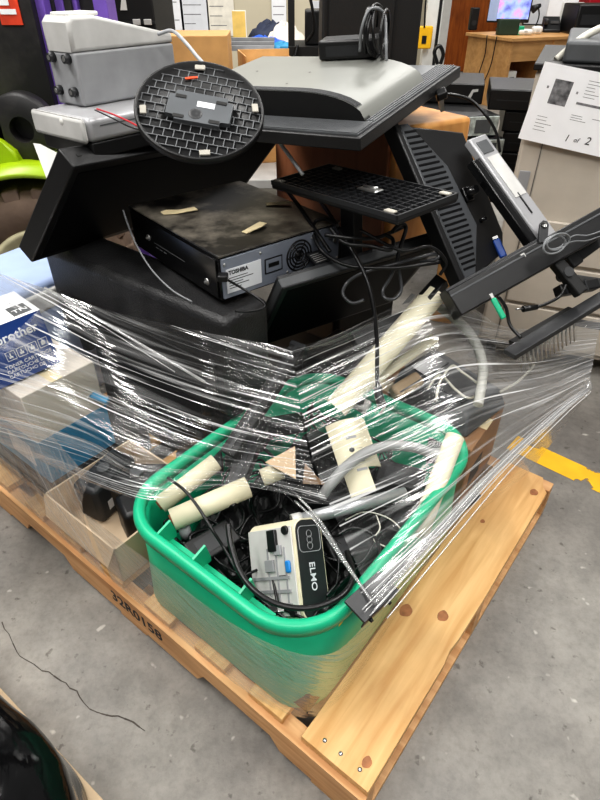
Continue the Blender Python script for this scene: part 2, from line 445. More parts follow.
# ================================================================== GREEN TOTE
TA, TB, TZ = .352, .404, .43
def rrect(hx, hy, r, n=9):
    out = []
    for cx, cy, a0 in ((hx - r, hy - r, 0), (-hx + r, hy - r, 90), (-hx + r, -hy + r, 180), (hx - r, -hy + r, 270)):
        for k in range(n):
            a = math.radians(a0 + 90 * k / (n - 1)); out.append(V((cx + r * math.cos(a), cy + r * math.sin(a))))
    return out
t = thing('storage_tote', 'big open emerald green plastic tote full of broken equipment', 'tote', PF(TA, TB, .142))
H = TZ - .142
mb = MB()
loops = []
for z, hx, hy, r in ((0, .330, .246, .075), (.012, .335, .251, .085), (H * .5, .336, .252, .11), (H - .02, .336, .252, .12), (H - .02, .328, .244, .115), (H * .5, .325, .241, .11), (.018, .318, .234, .10)):
    loops.append([mb.bm.verts.new((p.x, p.y, z)) for p in rrect(hx, hy, r)])
for A, B in zip(loops, loops[1:]):
    for k in range(len(A)):
        f = mb.bm.faces.new((A[k], A[(k + 1) % len(A)], B[(k + 1) % len(A)], B[k])); f.smooth = True
mb.bm.faces.new(loops[0][::-1]); mb.bm.faces.new(loops[-1])
mb.obj('tub', GREEN, t)
mb = MB()
prof = [(-.010, -.030), (.008, -.030), (.012, -.012), (.010, -.002), (.002, .003), (-.008, .001), (-.014, -.008)]
base = rrect(.338, .254, .122, 12)
rings = []
for i, p in enumerate(base):
    tn = (base[(i + 1) % len(base)] - base[i - 1]).normalized(); nr = V((tn.y, -tn.x))
    rings.append([mb.bm.verts.new((p.x + nr.x * o, p.y + nr.y * o, H + z)) for o, z in prof])
for i in range(len(rings)):
    A, B = rings[i], rings[(i + 1) % len(rings)]
    for k in range(len(prof)):
        f = mb.bm.faces.new((A[k], B[k], B[(k + 1) % len(prof)], A[(k + 1) % len(prof)])); f.smooth = True
mb.obj('rim', GREEN, t)
# inner ledge with upright fins along the left wall
mb = MB(); mb.box(-.326, -.296, -.15, .16, H - .055, H - .048)
mb.obj('inner_ledge', GREEN, t)
for b in (.13, .03, -.09):
    MB().prism([(-.328, H - .005), (-.328, H - .05), (-.285, H - .05), (-.285, H - .035), (-.293, H + .004)], b - .0025, b + .0025, 'y').obj('fin', GREEN, t)

# ================================================================== LEFT-SIDE CARTONS
# low open beige carton beside the tote
t = thing('open_carton', 'low pale beige open carton beside the green tote', 'carton', PF(.006, .70, .142))
mb = MB(); W, D, Hh, th = .27, .285, .118, .005
mb.box(0, W, 0, D, 0, th); mb.box(0, th, 0, D, 0, Hh); mb.box(W - th, W, 0, D, 0, Hh); mb.box(0, W, 0, th, 0, Hh); mb.box(0, W, D - th, D, 0, Hh)
mb.obj('carton_body', mat('carton_beige', rgb(206, 184, 156), .75, var=.06), t)
MB().hexa([(0, 0, Hh), (0, D, Hh), (0, D, Hh + .003), (0, 0, Hh + .003), (-.018, .01, Hh - .055), (-.018, D - .02, Hh - .055), (-.021, D - .02, Hh - .05), (-.021, .01, Hh - .05)]).obj('flap', CARDT, t)
# kit inside the open carton
for i, (a, b, yaw, nm, lb, m_, dims) in enumerate((
    (.15, .93, 12, 'network_router', 'charcoal rounded desktop device in the far end of the beige carton', CHAR, (.16, .08, .07)),
    (.20, .86, 40, 'handheld_radio', 'dark grey handset lying across the beige carton', BLK, (.08, .17, .06)),
    (.15, .78, -20, 'webcam', 'small black camera body in the beige carton nearest the tote', BLK, (.12, .09, .06)))):
    q = thing(nm, lb, 'device', PF(a, b, .152, yaw))
    MB().box(-dims[0] / 2, dims[0] / 2, -dims[1] / 2, dims[1] / 2, 0, dims[2] + .05, .014).obj('body', m_, q)
    MB().cyl((0, 0, dims[2] + .05), (0, 0, dims[2] + .058), .018, .016).obj('dial', DGR, q)
    MB().box(-dims[0] * .3, dims[0] * .3, -dims[1] / 2 - .001, -dims[1] / 2, .03, .06).obj('panel', LGREY, q)
# dark printer at the far left with the printed carton on it
t = thing('desktop_printer', 'low black printer at deck level under the white and teal carton', 'printer', PF(.045, 1.015, .142))
MB().box(0, .32, 0, .36, 0, .108, .012).obj('housing', BLK, t)
MB().box(-.004, .0, .05, .30, .065, .095, .001).obj('control_panel', CHAR, t)
MB().box(-.010, .0, .04, .32, .015, .05, .004).obj('paper_tray', BLKG, t)
for k in range(3):
    MB().box(-.006, -.003, .07 + k * .05, .10 + k * .05, .072, .088, .001).obj('button', DGR, t)
t = thing('printed_carton', 'white carton with teal lower half standing on the black printer', 'carton', PF(.045, 1.015, .251))
MB().box(0, .20, 0, .34, .0, .275, .003).obj('carton_body', CARDP, t)
MB().box(-.0012, .2012, -.0012, .3412, .0, .135).obj('printed_band', TEAL, t, 'teal printed band')
MB().box(.08, .11, -.001, .341, .2745, .2758).obj('packing_tape', MASK, t)
MB().box(-.002, -.0012, .05, .16, .03, .10).obj('label', LBL, t)
t = thing('teal_strip', 'flat teal plastic piece right of the white carton', 'piece', FR(PX(66, 388, z=.455), PX(90, 397, z=.435), PX(68, 381, z=.465)))
MB().box(.02, .11, 0, .018, -.02, 0, .003).obj('shell', TEAL, t); MB().box(.06, .064, -.01, .03, 0, .003).obj('cross_wire', METAL, t)
R0 = PX(61, 362, z=.538); L0 = PX(10, 385, z=.530); T0 = PX(32, 313, z=.680)
X_ = (R0 - L0).normalized(); O_ = R0 - X_ * .36
hh = (T0 - R0).length
t = thing('toner_carton', 'tilted blue and white toner cartridge box at the left edge', 'box', FR(O_, R0, O_ + T0 - R0))
MB().box(0, .36, 0, hh, -.17, 0, .001).obj('carton_body', BLUE, t)
MB().box(-.0006, .3606, hh - .0004, hh + .0008, -.1706, .0004).obj('white_top', PAPER, t)
TP = Matrix.Rotation(-math.pi / 2, 4, 'X')
mb = MB(); mb.box(.305, .348, hh + .0008, hh + .0014, -.075, -.012); g = mb.obj('grey_label', DGR, t)
MB().text('TN', .026, Matrix.Translation((.310, hh + .0016, -.030)) @ TP).obj('lettering', PAPER, g)
T_ = lambda x, y: Matrix.Translation((x, y, .0006))
MB().text('brother', .031, T_(.243, hh * .70), bold=.0006).obj('lettering', PAPER, t)
mb = MB()
for k in range(4):
    x = .25 + k * .026; y = hh * .38
    mb.box(x, x + .022, y, y + .0012, .0004, .0009); mb.box(x, x + .022, y + .022, y + .0232, .0004, .0009)
    mb.box(x, x + .0012, y, y + .023, .0004, .0009); mb.box(x + .021, x + .022, y, y + .023, .0004, .0009)
    mb.box(x + .006, x + .015, y + .006, y + .010 + .002 * k, .0004, .0009); mb.box(x + .009, x + .012, y + .008, y + .019, .0004, .0009)
mb.obj('pictograms', PAPER, t)
mb = MB()
for k, w in enumerate(('TONER CARTRIDGE', 'CARTOUCHE DE TONER', 'CARTUCHO DE TÓNER')):
    mb.text(w, .0125, T_(.238, hh * .26 - k * .0125))
mb.obj('lettering', PAPER, t)

# pale blue and white appliance behind the toner box
t = thing('inkjet_printer', 'white and pale blue printer top behind the toner box', 'printer', PF(.20, 1.38, .142, 6))
MB().box(0, .34, 0, .30, 0, .45, .02).obj('housing', LBLUE, t)
MB().box(-.012, .346, -.006, .306, .36, .425, .012).obj('lid_band', WHITE, t)
MB().box(-.016, -.010, .05, .12, .385, .405, .002).obj('button', BLUE, t)

# ================================================================== BLACK SPEAKER BOX + its support
t = thing('equipment_case', 'plain black plastic case at deck level behind the tote', 'case', PF(.40, .72, .142))
MB().box(0, .48, 0, .56, 0, .255, .01).obj('shell', BLK, t)
MB().box(-.004, 0, .05, .51, .08, .20, .002).obj('front_panel', BLKG, t)
for k in range(6): MB().box(-.006, -.003, .09 + k * .07, .12 + k * .07, .12, .15, .002).obj('knob', CHAR, t)
t = thing('subwoofer_box', 'large black textured subwoofer cabinet under the black player', 'speaker', PF(.355, .64, .443))
MB().box(0, .15, 0, .70, 0, .275, .020, seg=3).obj('cabinet', BLKT, t)
MB().box(-.006, 0.001, .04, .66, .02, .15, .002).obj('grille', BLKM, t)
for aa in (.03, .12):
    for bb in (.12, .64):
        MB().cyl((aa, bb, -.046), (aa, bb, 0.001), .018, .02).obj('foot', BLK, t)

# ================================================================== VIDEO PLAYER
c0 = PX(219, 257, z=.835); c1 = PX(330, 224, z=.835); c2 = PX(125, 208, z=.835)
M_ = FR(c0, c1, c2); wv, dv = .345, .43
t = thing('disc_player', 'dusty black disc and tape player with tape scraps on its lid', 'player', M_)
hv = .105
mb = MB(); mb.box(0, wv, .004, dv, -hv, -.004, .003); mb.obj('chassis', BLKG, t)
mb = MB(); mb.box(-.001, wv + .001, 0, dv, -.004, 0, .001); mb.obj('lid', DUSTBLK, t)
mb = MB(); mb.box(.004, wv - .004, -.002, .004, -hv + .006, -.008, .0005); bp_ = mb.obj('rear_panel', MSTEEL, t)
mb = MB(); mb.box(.012, .105, -.0032, -.002, -.088, -.032); lb_ = mb.obj('rating_label', LBL, bp_)
FT = lambda x, z: Matrix.Translation((x, -.0034, z)) @ Matrix.Rotation(math.pi / 2, 4, 'X')
mb = MB(); mb.text('TOSHIBA', .0125, FT(.018, -.045), bold=.0004)
for k in range(5): mb.box(.018, .018 + random.uniform(.03, .075), -.0036, -.0031, -.054 - k * .006, -.0525 - k * .006)
mb.obj('lettering', INK, lb_)
mb = MB()
mb.use(BLK)
mb.box(.115, .165, -.003, -.002, -.072, -.036)
mb.use(MSTEEL); mb.box(.118, .162, -.0034, -.003, -.069, -.039)
mb.use(BLK); mb.box(.125, .155, -.0038, -.0034, -.058, -.048)
mb.obj('port_cover', BLK, bp_)
mb = MB()
for r in (.012, .020, .028, .036):
    mb.tube([(.215 + r * math.cos(a), -.0028, -.052 + r * math.sin(a)) for a in [k * math.pi / 14 for k in range(28)]], .0022, 6, closed=True)
for k in range(6):
    a = k * math.pi / 3; mb.tube([(.215 + .006 * math.cos(a), -.003, -.052 + .006 * math.sin(a)), (.215 + .038 * math.cos(a), -.003, -.052 + .038 * math.sin(a))], .0016, 6)
mb.lathe([(0, .001), (.009, 0), (.009, -.001)], 18, Matrix.Translation((.215, -.003, -.052)) @ Matrix.Rotation(math.pi / 2, 4, 'X'))
mb.obj('fan_grille', BLK, bp_)
mb = MB()
for k, x in enumerate((.27, .29, .31, .325)):
    mb.cyl((x, -.006, -.03 - .012 * (k % 2)), (x, -.002, -.03 - .012 * (k % 2)), .005, .006, 12)
mb.obj('socket', METAL, bp_)
for x, z in ((.010, -.02), (.105, -.018), (.18, -.085), (.255, -.02), (.335, -.09)):
    MB().lathe([(0, .0016), (.003, .001), (.0035, 0)], 10, Matrix.Translation((x, -.002, z)) @ Matrix.Rotation(math.pi / 2, 4, 'X')).obj('screw', METAL, bp_)
# left (front) side with AV jacks
mb = MB(); mb.box(-.004, 0, .012, dv - .012, -hv + .004, -.010, .001); fp = mb.obj('front_panel', BLKG, t)
for y, z in ((.055, -.075), (.33, -.055)):
    MB().lathe([(0, .007), (.003, .007), (.004, .002), (.008, .002), (.0085, 0)], 16, Matrix.Translation((-.004, y, z)) @ Matrix.Rotation(-math.pi / 2, 4, 'Y')).obj('jack', METAL, fp)
mb = MB()
for k in range(3): mb.box(-.0047, -.004, .24 + k * .02, .254 + k * .02, -.07, -.068)
mb.box(-.0047, -.004, .15, .30, -.060, -.059)
mb.obj('markings', DGR, fp)
# masking tape scraps on the lid
def scrap(lb, x, y, yaw, pts):
    mb = MB(); mb.prism(pts, .0006, .0022, 'z')
    for v in mb.bm.verts: v.co.z += .004 * max(0, math.sin(v.co.x * 55)) 
    o = mb.obj('tape_scrap', MASK, M=M_ @ Matrix.Translation((x, y, .0008)) @ Matrix.Rotation(math.radians(yaw), 4, 'Z'))
    tag(o, lb, 'tape', 'tape scraps on the player lid')
scrap('torn masking tape scrap near the far left of the dusty lid', .075, .30, -20, [(-.04, -.012), (-.01, -.016), (.045, -.012), (.04, .010), (.0, .012), (-.03, .02), (-.045, .01)])
scrap('torn masking tape scrap near the front edge of the dusty lid', .145, .085, 12, [(-.03, -.010), (.02, -.014), (.045, -.006), (.04, .012), (-.01, .008), (-.028, .006)])
scrap('tape scrap on the lid right below the square base', .30, .19, -35, [(-.03, -.008), (.035, -.008), (.035, .009), (-.03, .010)])

# ================================================================== LARGE TILTED FLAT TELEVISION
K = PX(72, 165, z=.985); Kb = PX(20, 264, z=.735)
Kr = min((PX(300, 124, z=.90 + k * .002) for k in range(50)), key=lambda q: abs((q - K).normalized().dot((Kb - K).normalized())))
Xd = (Kr - K).normalized()
M_ = FR(K, Kr, Kb); lw, lh = .90, (Kb - K).length
# +Z of this frame: X(right) x Y(down) -> away from the viewer
t = thing('tilted_television', 'wide black flat television propped at a slant, screen facing down', 'television', M_)
mb = MB(); mb.box(0, lw, 0, lh, -.006, .046, .004); mb.obj('casing', BLK, t)
mb = MB(); mb.box(.022, lw - .02, .022, lh - .02, -.0075, -.0055); mb.obj('screen', SCR, t)
mb = MB()
for i in range(12):
    for j in range(3): mb.box(.155 + i * .0065, .159 + i * .0065, -.0008, .001, .004 + j * .010, .012 + j * .010)
mb.obj('vent', BLKM, t, 'small vent grid')
mb = MB(); mb.box(.04, .30, -.001, .001, .040, .0415); mb.box(.03, .042, -.0012, .001, .018, .024); mb.obj('seam', BLKM, t)

# ================================================================== SILVER DEVICES TOP LEFT
c0 = PX(86, 118, z=1.05); 
f_ = FR(c0, PX(168, 118, z=1.05) + V((0, .12, 0)), PX(35, 108, z=1.05) + V((0, .05, 0)))
c0 = PX(93, 150, z=1.0)
M_ = WF(c0.x, c0.y, 1.0, 52)
t = thing('silver_tuner', 'flat silver cased device under the bolted grey unit', 'device', M_)
MB().box(.004, .33, .006, .20, -.022, .012, .004).obj('base', BLK, t)
MB().box(0, .34, 0, .21, .012, .062, .012, seg=3).obj('casing', SILV, t)
MB().box(-.012, .0, 0.004, .205, .012, .062, .008).obj('end_cap', LGREY, t)
MB().box(.03, .30, -.001, .001, .044, .046).obj('seam', DGR, t)
MB().lathe([(0, .002), (.005, .002), (.007, 0)], 14, Matrix.Translation((-.0122, .08, .05)) @ Matrix.Rotation(-math.pi / 2, 4, 'Y')).obj('screw', WHITE, t)
c0 = PX(85, 108, z=1.062)
M_ = WF(c0.x, c0.y, 1.063, 54)
t = thing('bolted_grey_unit', 'tall grey unit with sloping white top and four bolt feet', 'device', M_)
dx, dy, h1, h2 = .30, .10, .108, .175
mb = MB(); mb.box(0.0, dx, 0, dy, 0, h1, .006); mb.obj('body', GREY, t)
pr = [(0, h1), (dx, h1), (dx, h1 + .02), (.07, h2), (.012, h2), (0, h2 - .012)]
mb = MB(); mb.prism(pr, 0, dy, 'y', .008); mb.obj('sloped_cover', LGREY, t)
mb = MB(); mb.box(.015, .10, .02, dy - .02, h2 - .002, h2 + .006, .003); mb.obj('cover_plate', WHITE, t)
for y in (.022, .078):
    for z in (.03, h1 - .012):
        b_ = MB().cyl((-.014, y, z), (0, y, z), .009, .0105, 18).obj('bolt_foot', CHAR, t)
        MB().cyl((-.0145, y, z), (-.0138, y, z), .005, .005, 10).obj('bolt_head', METAL, b_)
# pale triangular flap
a = PX(33, 143, Y=1.42); b = PX(76, 162, Y=1.40); c = PX(53, 196, Y=1.36)
M_ = FR(a, b, c)
p = lambda q: M_.inverted() @ q
P2 = [(p(q).x, p(q).y) for q in (a, PX(40, 144, Y=1.42), b, PX(66, 185, Y=1.37), c)]
mb = MB(); mb.prism(P2, 0, .006, 'z', .001); o = mb.obj('side_panel', WHITE, M=M_)
tag(o, 'pale pointed plastic panel hanging below the silver devices', 'panel')
cord('signal_wire', 'thin red wire trailing over the silver device', [PX(97, 109, z=1.075), PX(112, 114, z=1.075), PX(130, 122, z=1.072), PX(148, 132, z=1.066), PX(163, 140, z=1.05)], .0018, CORDR)
cord('signal_wire', 'thin black wire running beside the red wire', [PX(95, 110, z=1.074), PX(112, 118, z=1.07), PX(128, 126, z=1.066), PX(146, 132, z=1.060)], .0016, CORD)
cord('video_cable', 'grey cable bending over the top behind the round stand', pys((158, 34, 1.62), (172, 31, 1.60), (185, 42, 1.52), (205, 65, 1.45), (240, 95, 1.40), (266, 125, 1.36), (285, 150, 1.33), (303, 175, 1.30)), .0042, mat('cord_light_grey', rgb(160, 162, 164), .4))

# ================================================================== GREY BACKED TELEVISION
c0 = PX(360, 138, Y=1.18); c1 = PX(461, 66, Y=1.66); c2 = c0 + V((0, 0, 1)).cross(c1 - c0).normalized() * .32 + V((0, 0, -.016))
M_ = FR(c0, c1, c2); lx = (c1 - c0).length; ly = (c2 - c0).length
t = thing('grey_backed_television', 'television lying face down with a humped grey back', 'television', M_)
LYT = ly + .22; HX = lx * .70 - .085
mb = MB(); mb.box(0, lx, 0, LYT, -.026, 0, .003); mb.obj('bezel', BLK, t)
mb = MB(); mb.box(.01, lx - .01, .01, LYT - .01, .0, .003)
for k in range(13): mb.box(.012 + k * .0055, .0145 + k * .0055, .012, LYT - .012, .003, .0055)
for k in range(7): mb.box(.09, lx - .012, .014 + k * .007, .017 + k * .007, .003, .0055)
mb.obj('back_frame', mat('frame_grey', rgb(98, 100, 102), .36), t)
# hump: profile across y with rounded near end
h = .052
def hump(u, v):
    x = .085 + u * HX
    y0 = .03; yl = LYT - .05 - y0
    s = v * yl
    z = h
    r = .17
    if s < r: z = h * math.sqrt(max(0, 1 - ((r - s) / r) ** 2.2))
    return V((x, y0 + s, .003 + z))
mb = MB(); mb.grid(hump, 4, 40)
mb.obj('hump_cover', TVG, t)
mb = MB()
n = 40
for xx in (.085, .085 + HX):
    vs = [hump(0 if xx < .1 else 1, k / n) for k in range(n + 1)] + [V((xx, LYT - .05, .003)), V((xx, .03, .003))]
    for v in vs: v.x = xx
    mb.bm.faces.new([mb.bm.verts.new(v) for v in vs])
mb.obj('hump_side', BLKM, t)
mb = MB()
for k in range(6):
    x = .087 + k * .0042
    mb.tube([hump(0, j / 20) + V((x - .085, 0, .0008)) for j in range(21)], .0012, 5)
mb.obj('vent_ridge', CHAR, t)
mb = MB()
for (x, y) in ((.14, .25), (.24, .25), (.14, .40), (.24, .40)):
    mb.lathe([(0, .0004), (.003, .0004)], 10, Matrix.Translation((x, y, h + .0035)))
mb.obj('screw_hole', BLK, t)

# power brick + coiled cable on the grey back
Mtv = M_
l = (Mtv.inverted() @ PX(320, 62, Y=1.62))
M2 = Mtv @ Matrix.Translation((.085 + HX - .055, min(LYT - .05, l.y), h + .0045)) @ Matrix.Rotation(math.radians(-78), 4, 'Z')
t = thing('power_adapter', 'black power brick with coiled lead on the grey television back', 'adapter', M2)
MB().box(0, .145, 0, .062, 0, .042, .006).obj('brick', BLK, t)
MB().box(.02, .10, -.001, .0, .008, .03).obj('rating_label', CHAR, t)
mb = MB(); pts = []
for k in range(150):
    a = k / 150 * 5 * 2 * math.pi
    pts.append((.125 + .020 * math.sin(a * .37) + .0045 * (k / 25), .03 + .062 * math.cos(a), .050 + .047 * math.sin(a) + .006 * math.sin(a * .23)))
mb.tube(pts, .0036, 8); mb.obj('coiled_lead', CORD, t)
MB().tube(spline([(.11, -.02, .02), (.12, -.03, .07), (.135, -.01, .10), (.16, .02, .085), (.175, -.03, .04), (.18, -.045, .003)], 10), .0034, 8).obj('grey_lead', CORDG, t)

# plug with brass blades hanging off the grey television's right edge
tl = PX(441, 95, Y=1.52)
t = thing('mains_plug', 'black mains plug with shiny blades below the grey television edge', 'plug', Matrix.Translation(tl) @ Matrix.Rotation(math.radians(-20), 4, 'Y') @ Matrix.Rotation(math.radians(30), 4, 'X'))
MB().box(-.012, .014, -.011, .011, -.008, .012, .004).obj('plug_body', CORD, t)
for k in (-.006, .006): MB().box(-.006, .004, k - .002, k + .002, -.042, -.007).obj('blade', METAL, t)
MB().tube(spline([t.matrix_world.inverted() @ q for q in pys((441, 94, 1.52), (455, 95, 1.52), (472, 101, 1.52), (488, 118, 1.50), (497, 135, 1.50), (500, 152, 1.50))], 10), .0036, 8).obj('lead', CORD, t)

# ================================================================== WOODEN SPEAKER CABINET behind
t = thing('wooden_cabinet', 'tall wood veneer cabinet supporting the grey television', 'cabinet', WF(.238, 1.51, .142, 34))
zt = .865
MB().box(0, .27, 0, .56, zt - .36, zt, .012).obj('carcass', CABW, t)
MB().box(-.012, 0, .012, .55, zt - .35, zt - .012, .003).obj('front_panel', CABF, t)
t = thing('stereo_cabinet', 'dark cabinet low at the back holding up the wooden cabinet', 'cabinet', WF(.238, 1.51, .142, 34))
MB().box(0.02, .27, .22, .44, 0, zt - .362, .008).obj('carcass', BLKM, t)
MB().box(.012, .02, .24, .42, .03, zt - .40, .003).obj('front_panel', BLK, t)

# ================================================================== VENTED MONITOR
a = PX(394, 126, Y=1.40); b = PX(462, 284, Y=1.20); c = PX(470, 145, Y=1.52)
M_ = FR(a, b, c); L1 = (b - a).length
t = thing('vented_monitor', 'black monitor on its side showing a slotted back', 'monitor', M_)
MB().box(-.01, L1 + .01, -.008, .012, -.03, .006, .004).obj('bezel', BLK, t)
mb = MB(); mb.prism([(0, .012), (L1, .012), (L1, .05), (L1 * .70, .135), (L1 * .30, .12), (0.0, .045)], -.03, .004, 'z', .003)
o = mb.obj('back_cover', mat('back_cover_grey', rgb(66, 68, 71), .42), t)
mb = MB(); n = 26
for k in range(n):
    x = .018 + k * (L1 - .036) / n
    fr_ = x / L1
    w = .03 + .045 * (1 - min(1, abs(fr_ - .5) / .22 - .36 if abs(fr_ - .5) > .08 else 0)) if 0 else .028 + .05 * max(0, min(1, (.5 - abs(fr_ - .5)) / .3))
    mb.box(x, x + .0055,   .020, .026 + w, .0035, .0055, .0008)
mb.obj('vent_slot', SCR, o)
mb = MB(); mb.prism([(0, .045), (L1 * .30, .12), (L1 * .70, .135), (L1, .05), (L1 * .92, .20), (L1 * .80, .235), (L1 * .10, .245)], -.06, -.004, 'z', .006); hb = mb.obj('rear_hump', BLK, t)
mb = MB(); mb.cyl((L1 * .5, .15, -.015), (L1 * .5, .15, .03), .012, .010, 14); mb.box(L1 * .5 - .018, L1 * .5 + .018, .135, .165, -.014, .006, .003)
mb.obj('connector', BLKG, hb)
mb = MB(); mb.cyl((L1 * .68, .165, -.015), (L1 * .68, .165, .012), .006, .005, 12); mb.obj('connector', BLKG, hb)

# leaning silver slab
a = PX(469, 139, Y=1.46); b = PX(531, 226, Y=1.32); c = PX(481, 134, Y=1.50)
M_ = FR(a, b, c); L1 = (b - a).length
t = thing('silver_frame_panel', 'slim silver panel leaning beside the slotted black monitor', 'panel', M_)
MB().box(0, L1 + .05, 0, .075, -.02, .0, .004).obj('frame', SILV, t)
MB().box(.05, L1 + .04, -.03, .004, -.028, -.006, .003).obj('screen_edge', BLKG, t)
MB().box(.015, .05, .014, .06, 0.0, .002, .001).obj('keypad', DGR, t)
MB().box(.06, L1 * .7, .016, .066, 0.0, .0016, .0006).obj('display', LGREY, t)
MB().box(L1 * .66, L1 * .9, .032, .036, 0.0, .003, .001).obj('slot', BLK, t)

# ================================================================== BLACK BARS ON THE RIGHT
a = PX(458, 285, Y=1.17); b = PX(602, 206, Y=1.36); c = PX(474, 318, Y=1.12)
M_ = FR(a, b, c); L1 = (b - a).length
t = thing('long_black_bar', 'long black channel bar with silver hinge sticking out right', 'bar', M_)
MB().box(-.03, L1, .0, .064, .0, .045, .003).obj('channel', BLK, t)
MB().box(-.03, L1, .012, .016, -.0018, .0, .0005).obj('groove', DGR, t)
MB().box(-.03, L1 * .55, -.006, .006, .004, .04, .001).obj('lip', CHAR, t)
hx = L1 * .60
mb = MB(); mb.prism([(hx - .03, .004), (hx + .002, -.034), (hx + .012, -.037), (hx + .02, -.03), (hx + .018, -.02), (hx - .008, .012)], -.004, .004, 'z', .001)
hg = mb.obj('hinge', CHAR, t)
MB().lathe([(0, .0), (.006, 0), (.007, -.003)], 18, Matrix.Translation((hx + .006, -.026, -.004))).obj('hinge_pin', METAL, hg)
mb = MB(); mb.box(L1 * .40, L1 * .425, .008, .011, -.003, 0); mb.box(L1 * .422, L1 * .425, .008, .018, -.003, 0); mb.obj('printed_corner', LGREY, t)
a = PX(505, 348, Y=1.12); b = PX(605, 288, Y=1.28); c = PX(512, 355, Y=1.09)
M_ = FR(a, b, c); L1 = (b - a).length
t = thing('flat_black_bar', 'thin flat black bar above the row of metal pins', 'bar', M_)
MB().box(-.005, L1 + .04, 0, .036, 0, .014, .002).obj('strip', CHAR, t)
MB().box(.02, .035, -.002, .0, .003, .011).obj('screw', METAL, t)
# comb of metal pins
a = PX(520, 347, Y=1.13); b = PX(577, 314, Y=1.22)
t = thing('pin_comb', 'row of bright metal pins under the flat black bar', 'comb', FR(a, b, a + V((0, -.2, -1))))
L1 = (b - a).length
MB().box(-.005, L1 + .005, -.010, .0, .0, .03, .001).obj('backing_bar', BLKM, t)
for k in range(14):
    x = .004 + k * (L1 - .008) / 13
    MB().cyl((x, 0, .006), (x + .002, .078, .006), .0028, .002, 8).obj('pin', METAL, t)
# second arm and adapter block at the right edge
a = PX(562, 250, Y=1.33); b = PX(604, 220, Y=1.40); c = PX(570, 268, Y=1.30)
M_ = FR(a, b, c)
t = thing('stand_arm', 'short black stand arm crossing behind the coiled grey wires', 'arm', M_)
MB().box(0, .18, 0, .05, 0, .03, .004).obj('beam', BLKM, t)
MB().box(.02, .16, .018, .022, -.002, 0).obj('groove', CHAR, t)
MB().box(-.004, .03, -.004, .054, -.004, .034, .004).obj('end_cap', BLK, t)
a = PX(560, 284, Y=1.24); b = PX(600, 277, Y=1.28); c = PX(562, 295, Y=1.22)
t = thing('power_block', 'small black ribbed power block near the right edge', 'adapter', FR(a, b, c))
MB().box(0, .115, 0, .026, 0, .03, .004).obj('block', BLK, t)
mb = MB()
for k in range(6): mb.box(.01 + k * .012, .015 + k * .012, -.001, .027, -.0015, .0)
mb.obj('rib', CHAR, t)
a = PX(545, 263, Y=1.28); b = PX(575, 300, Y=1.22); c = PX(556, 258, Y=1.29)
t = thing('hinge_bracket', 'black hinge bracket joining the two bars at right', 'bracket', FR(a, b, c))
MB().box(-.01, .11, 0, .03, .0, .025, .004).obj('plate', BLKM, t)
MB().cyl((.05, .015, -.012), (.05, .015, .03), .012, .012, 18).obj('pivot', CHAR, t)
# coiled grey wires
mb = MB(); pts = []
c0 = PX(548, 244, Y=1.22); ex = (PX(600, 236, Y=1.30) - c0).normalized(); ey = V((0, .3, .95)).normalized()
for k in range(140):
    a = k / 140 * 4 * 2 * math.pi
    pts.append(c0 + ex * (.022 + .036 * math.cos(a) + .006 * math.sin(a * .4)) + ey * (.002 + .017 * math.sin(a) + .004 * math.cos(a * .3)) + V((0, -.006 - .004 * math.sin(a * .7), 0)))
o = mb.tube(pts, .0022, 7).obj('coiled_wire', CORDG); tag(o, 'bundle of thin grey wire looped over the long black bar', 'cable')
cord('signal_wire', 'thin grey wire running right from the looped bundle', [c0 + ex * .05, c0 + ex * .085 + ey * .01, c0 + ex * .13 + ey * .006, c0 + ex * .18 + ey * .012], .0016, CORDG)
cord('signal_wire', 'second thin grey wire below the one running right', [c0 + ex * .05 - ey * .006, c0 + ex * .09 - ey * .003, c0 + ex * .13 - ey * .006, c0 + ex * .18 + ey * .0], .0016, CORDG)
# DC plug on a short cable
t0 = pys((516, 309, 1.15), (523, 309, 1.16), (537, 307, 1.17), (548, 303, 1.18), (560, 296, 1.20), (566, 285, 1.22))
t = thing('dc_plug', 'small barrel plug with silver tip hanging at the right', 'plug', Matrix.Translation(t0[1]))
MB().tube([q - t0[1] for q in (t0[0], t0[1])], .0022, 10).obj('tip', METAL, t)
MB().tube([q - t0[1] for q in (t0[1], t0[2])], .0075, 12, .006).obj('grip', CORD, t)
MB().tube(spline([q - t0[1] for q in t0[2:]], 8), .0036, 8).obj('lead', CORD, t)
cord('power_lead', 'black lead curling past the green connector at the right', pys((498, 296, 1.16), (506, 308, 1.15), (510, 325, 1.13), (521, 338, 1.10)), .004)
cord('power_lead', 'black lead below the slotted monitor with blue plug beside it', pys((482, 268, 1.28), (487, 285, 1.24), (494, 297, 1.20), (500, 306, 1.16)), .004)
q = thing('connector_plug', 'green connector plug between the two black bars', 'plug', FR(PX(490, 300, Y=1.12), PX(502, 322, Y=1.09), PX(497, 298, Y=1.12)))
MB().box(0, .05, 0, .012, 0, .01, .003).obj('shell', GREEN, q); MB().box(-.012, 0, .002, .010, .001, .009, .001).obj('tip', METAL, q)
q = thing('video_plug', 'blue video connector under the slotted monitor', 'plug', FR(PX(492, 242, Y=1.36), PX(499, 258, Y=1.33), PX(498, 240, Y=1.36)))
MB().box(0, .05, 0, .018, 0, .014, .004).obj('shell', BLUE, q); MB().box(-.008, 0, .002, .016, .002, .012, .001).obj('face', METAL, q)

# ================================================================== STAND BASES
PADG = mat('pad_grey', rgb(168, 164, 154), .6)
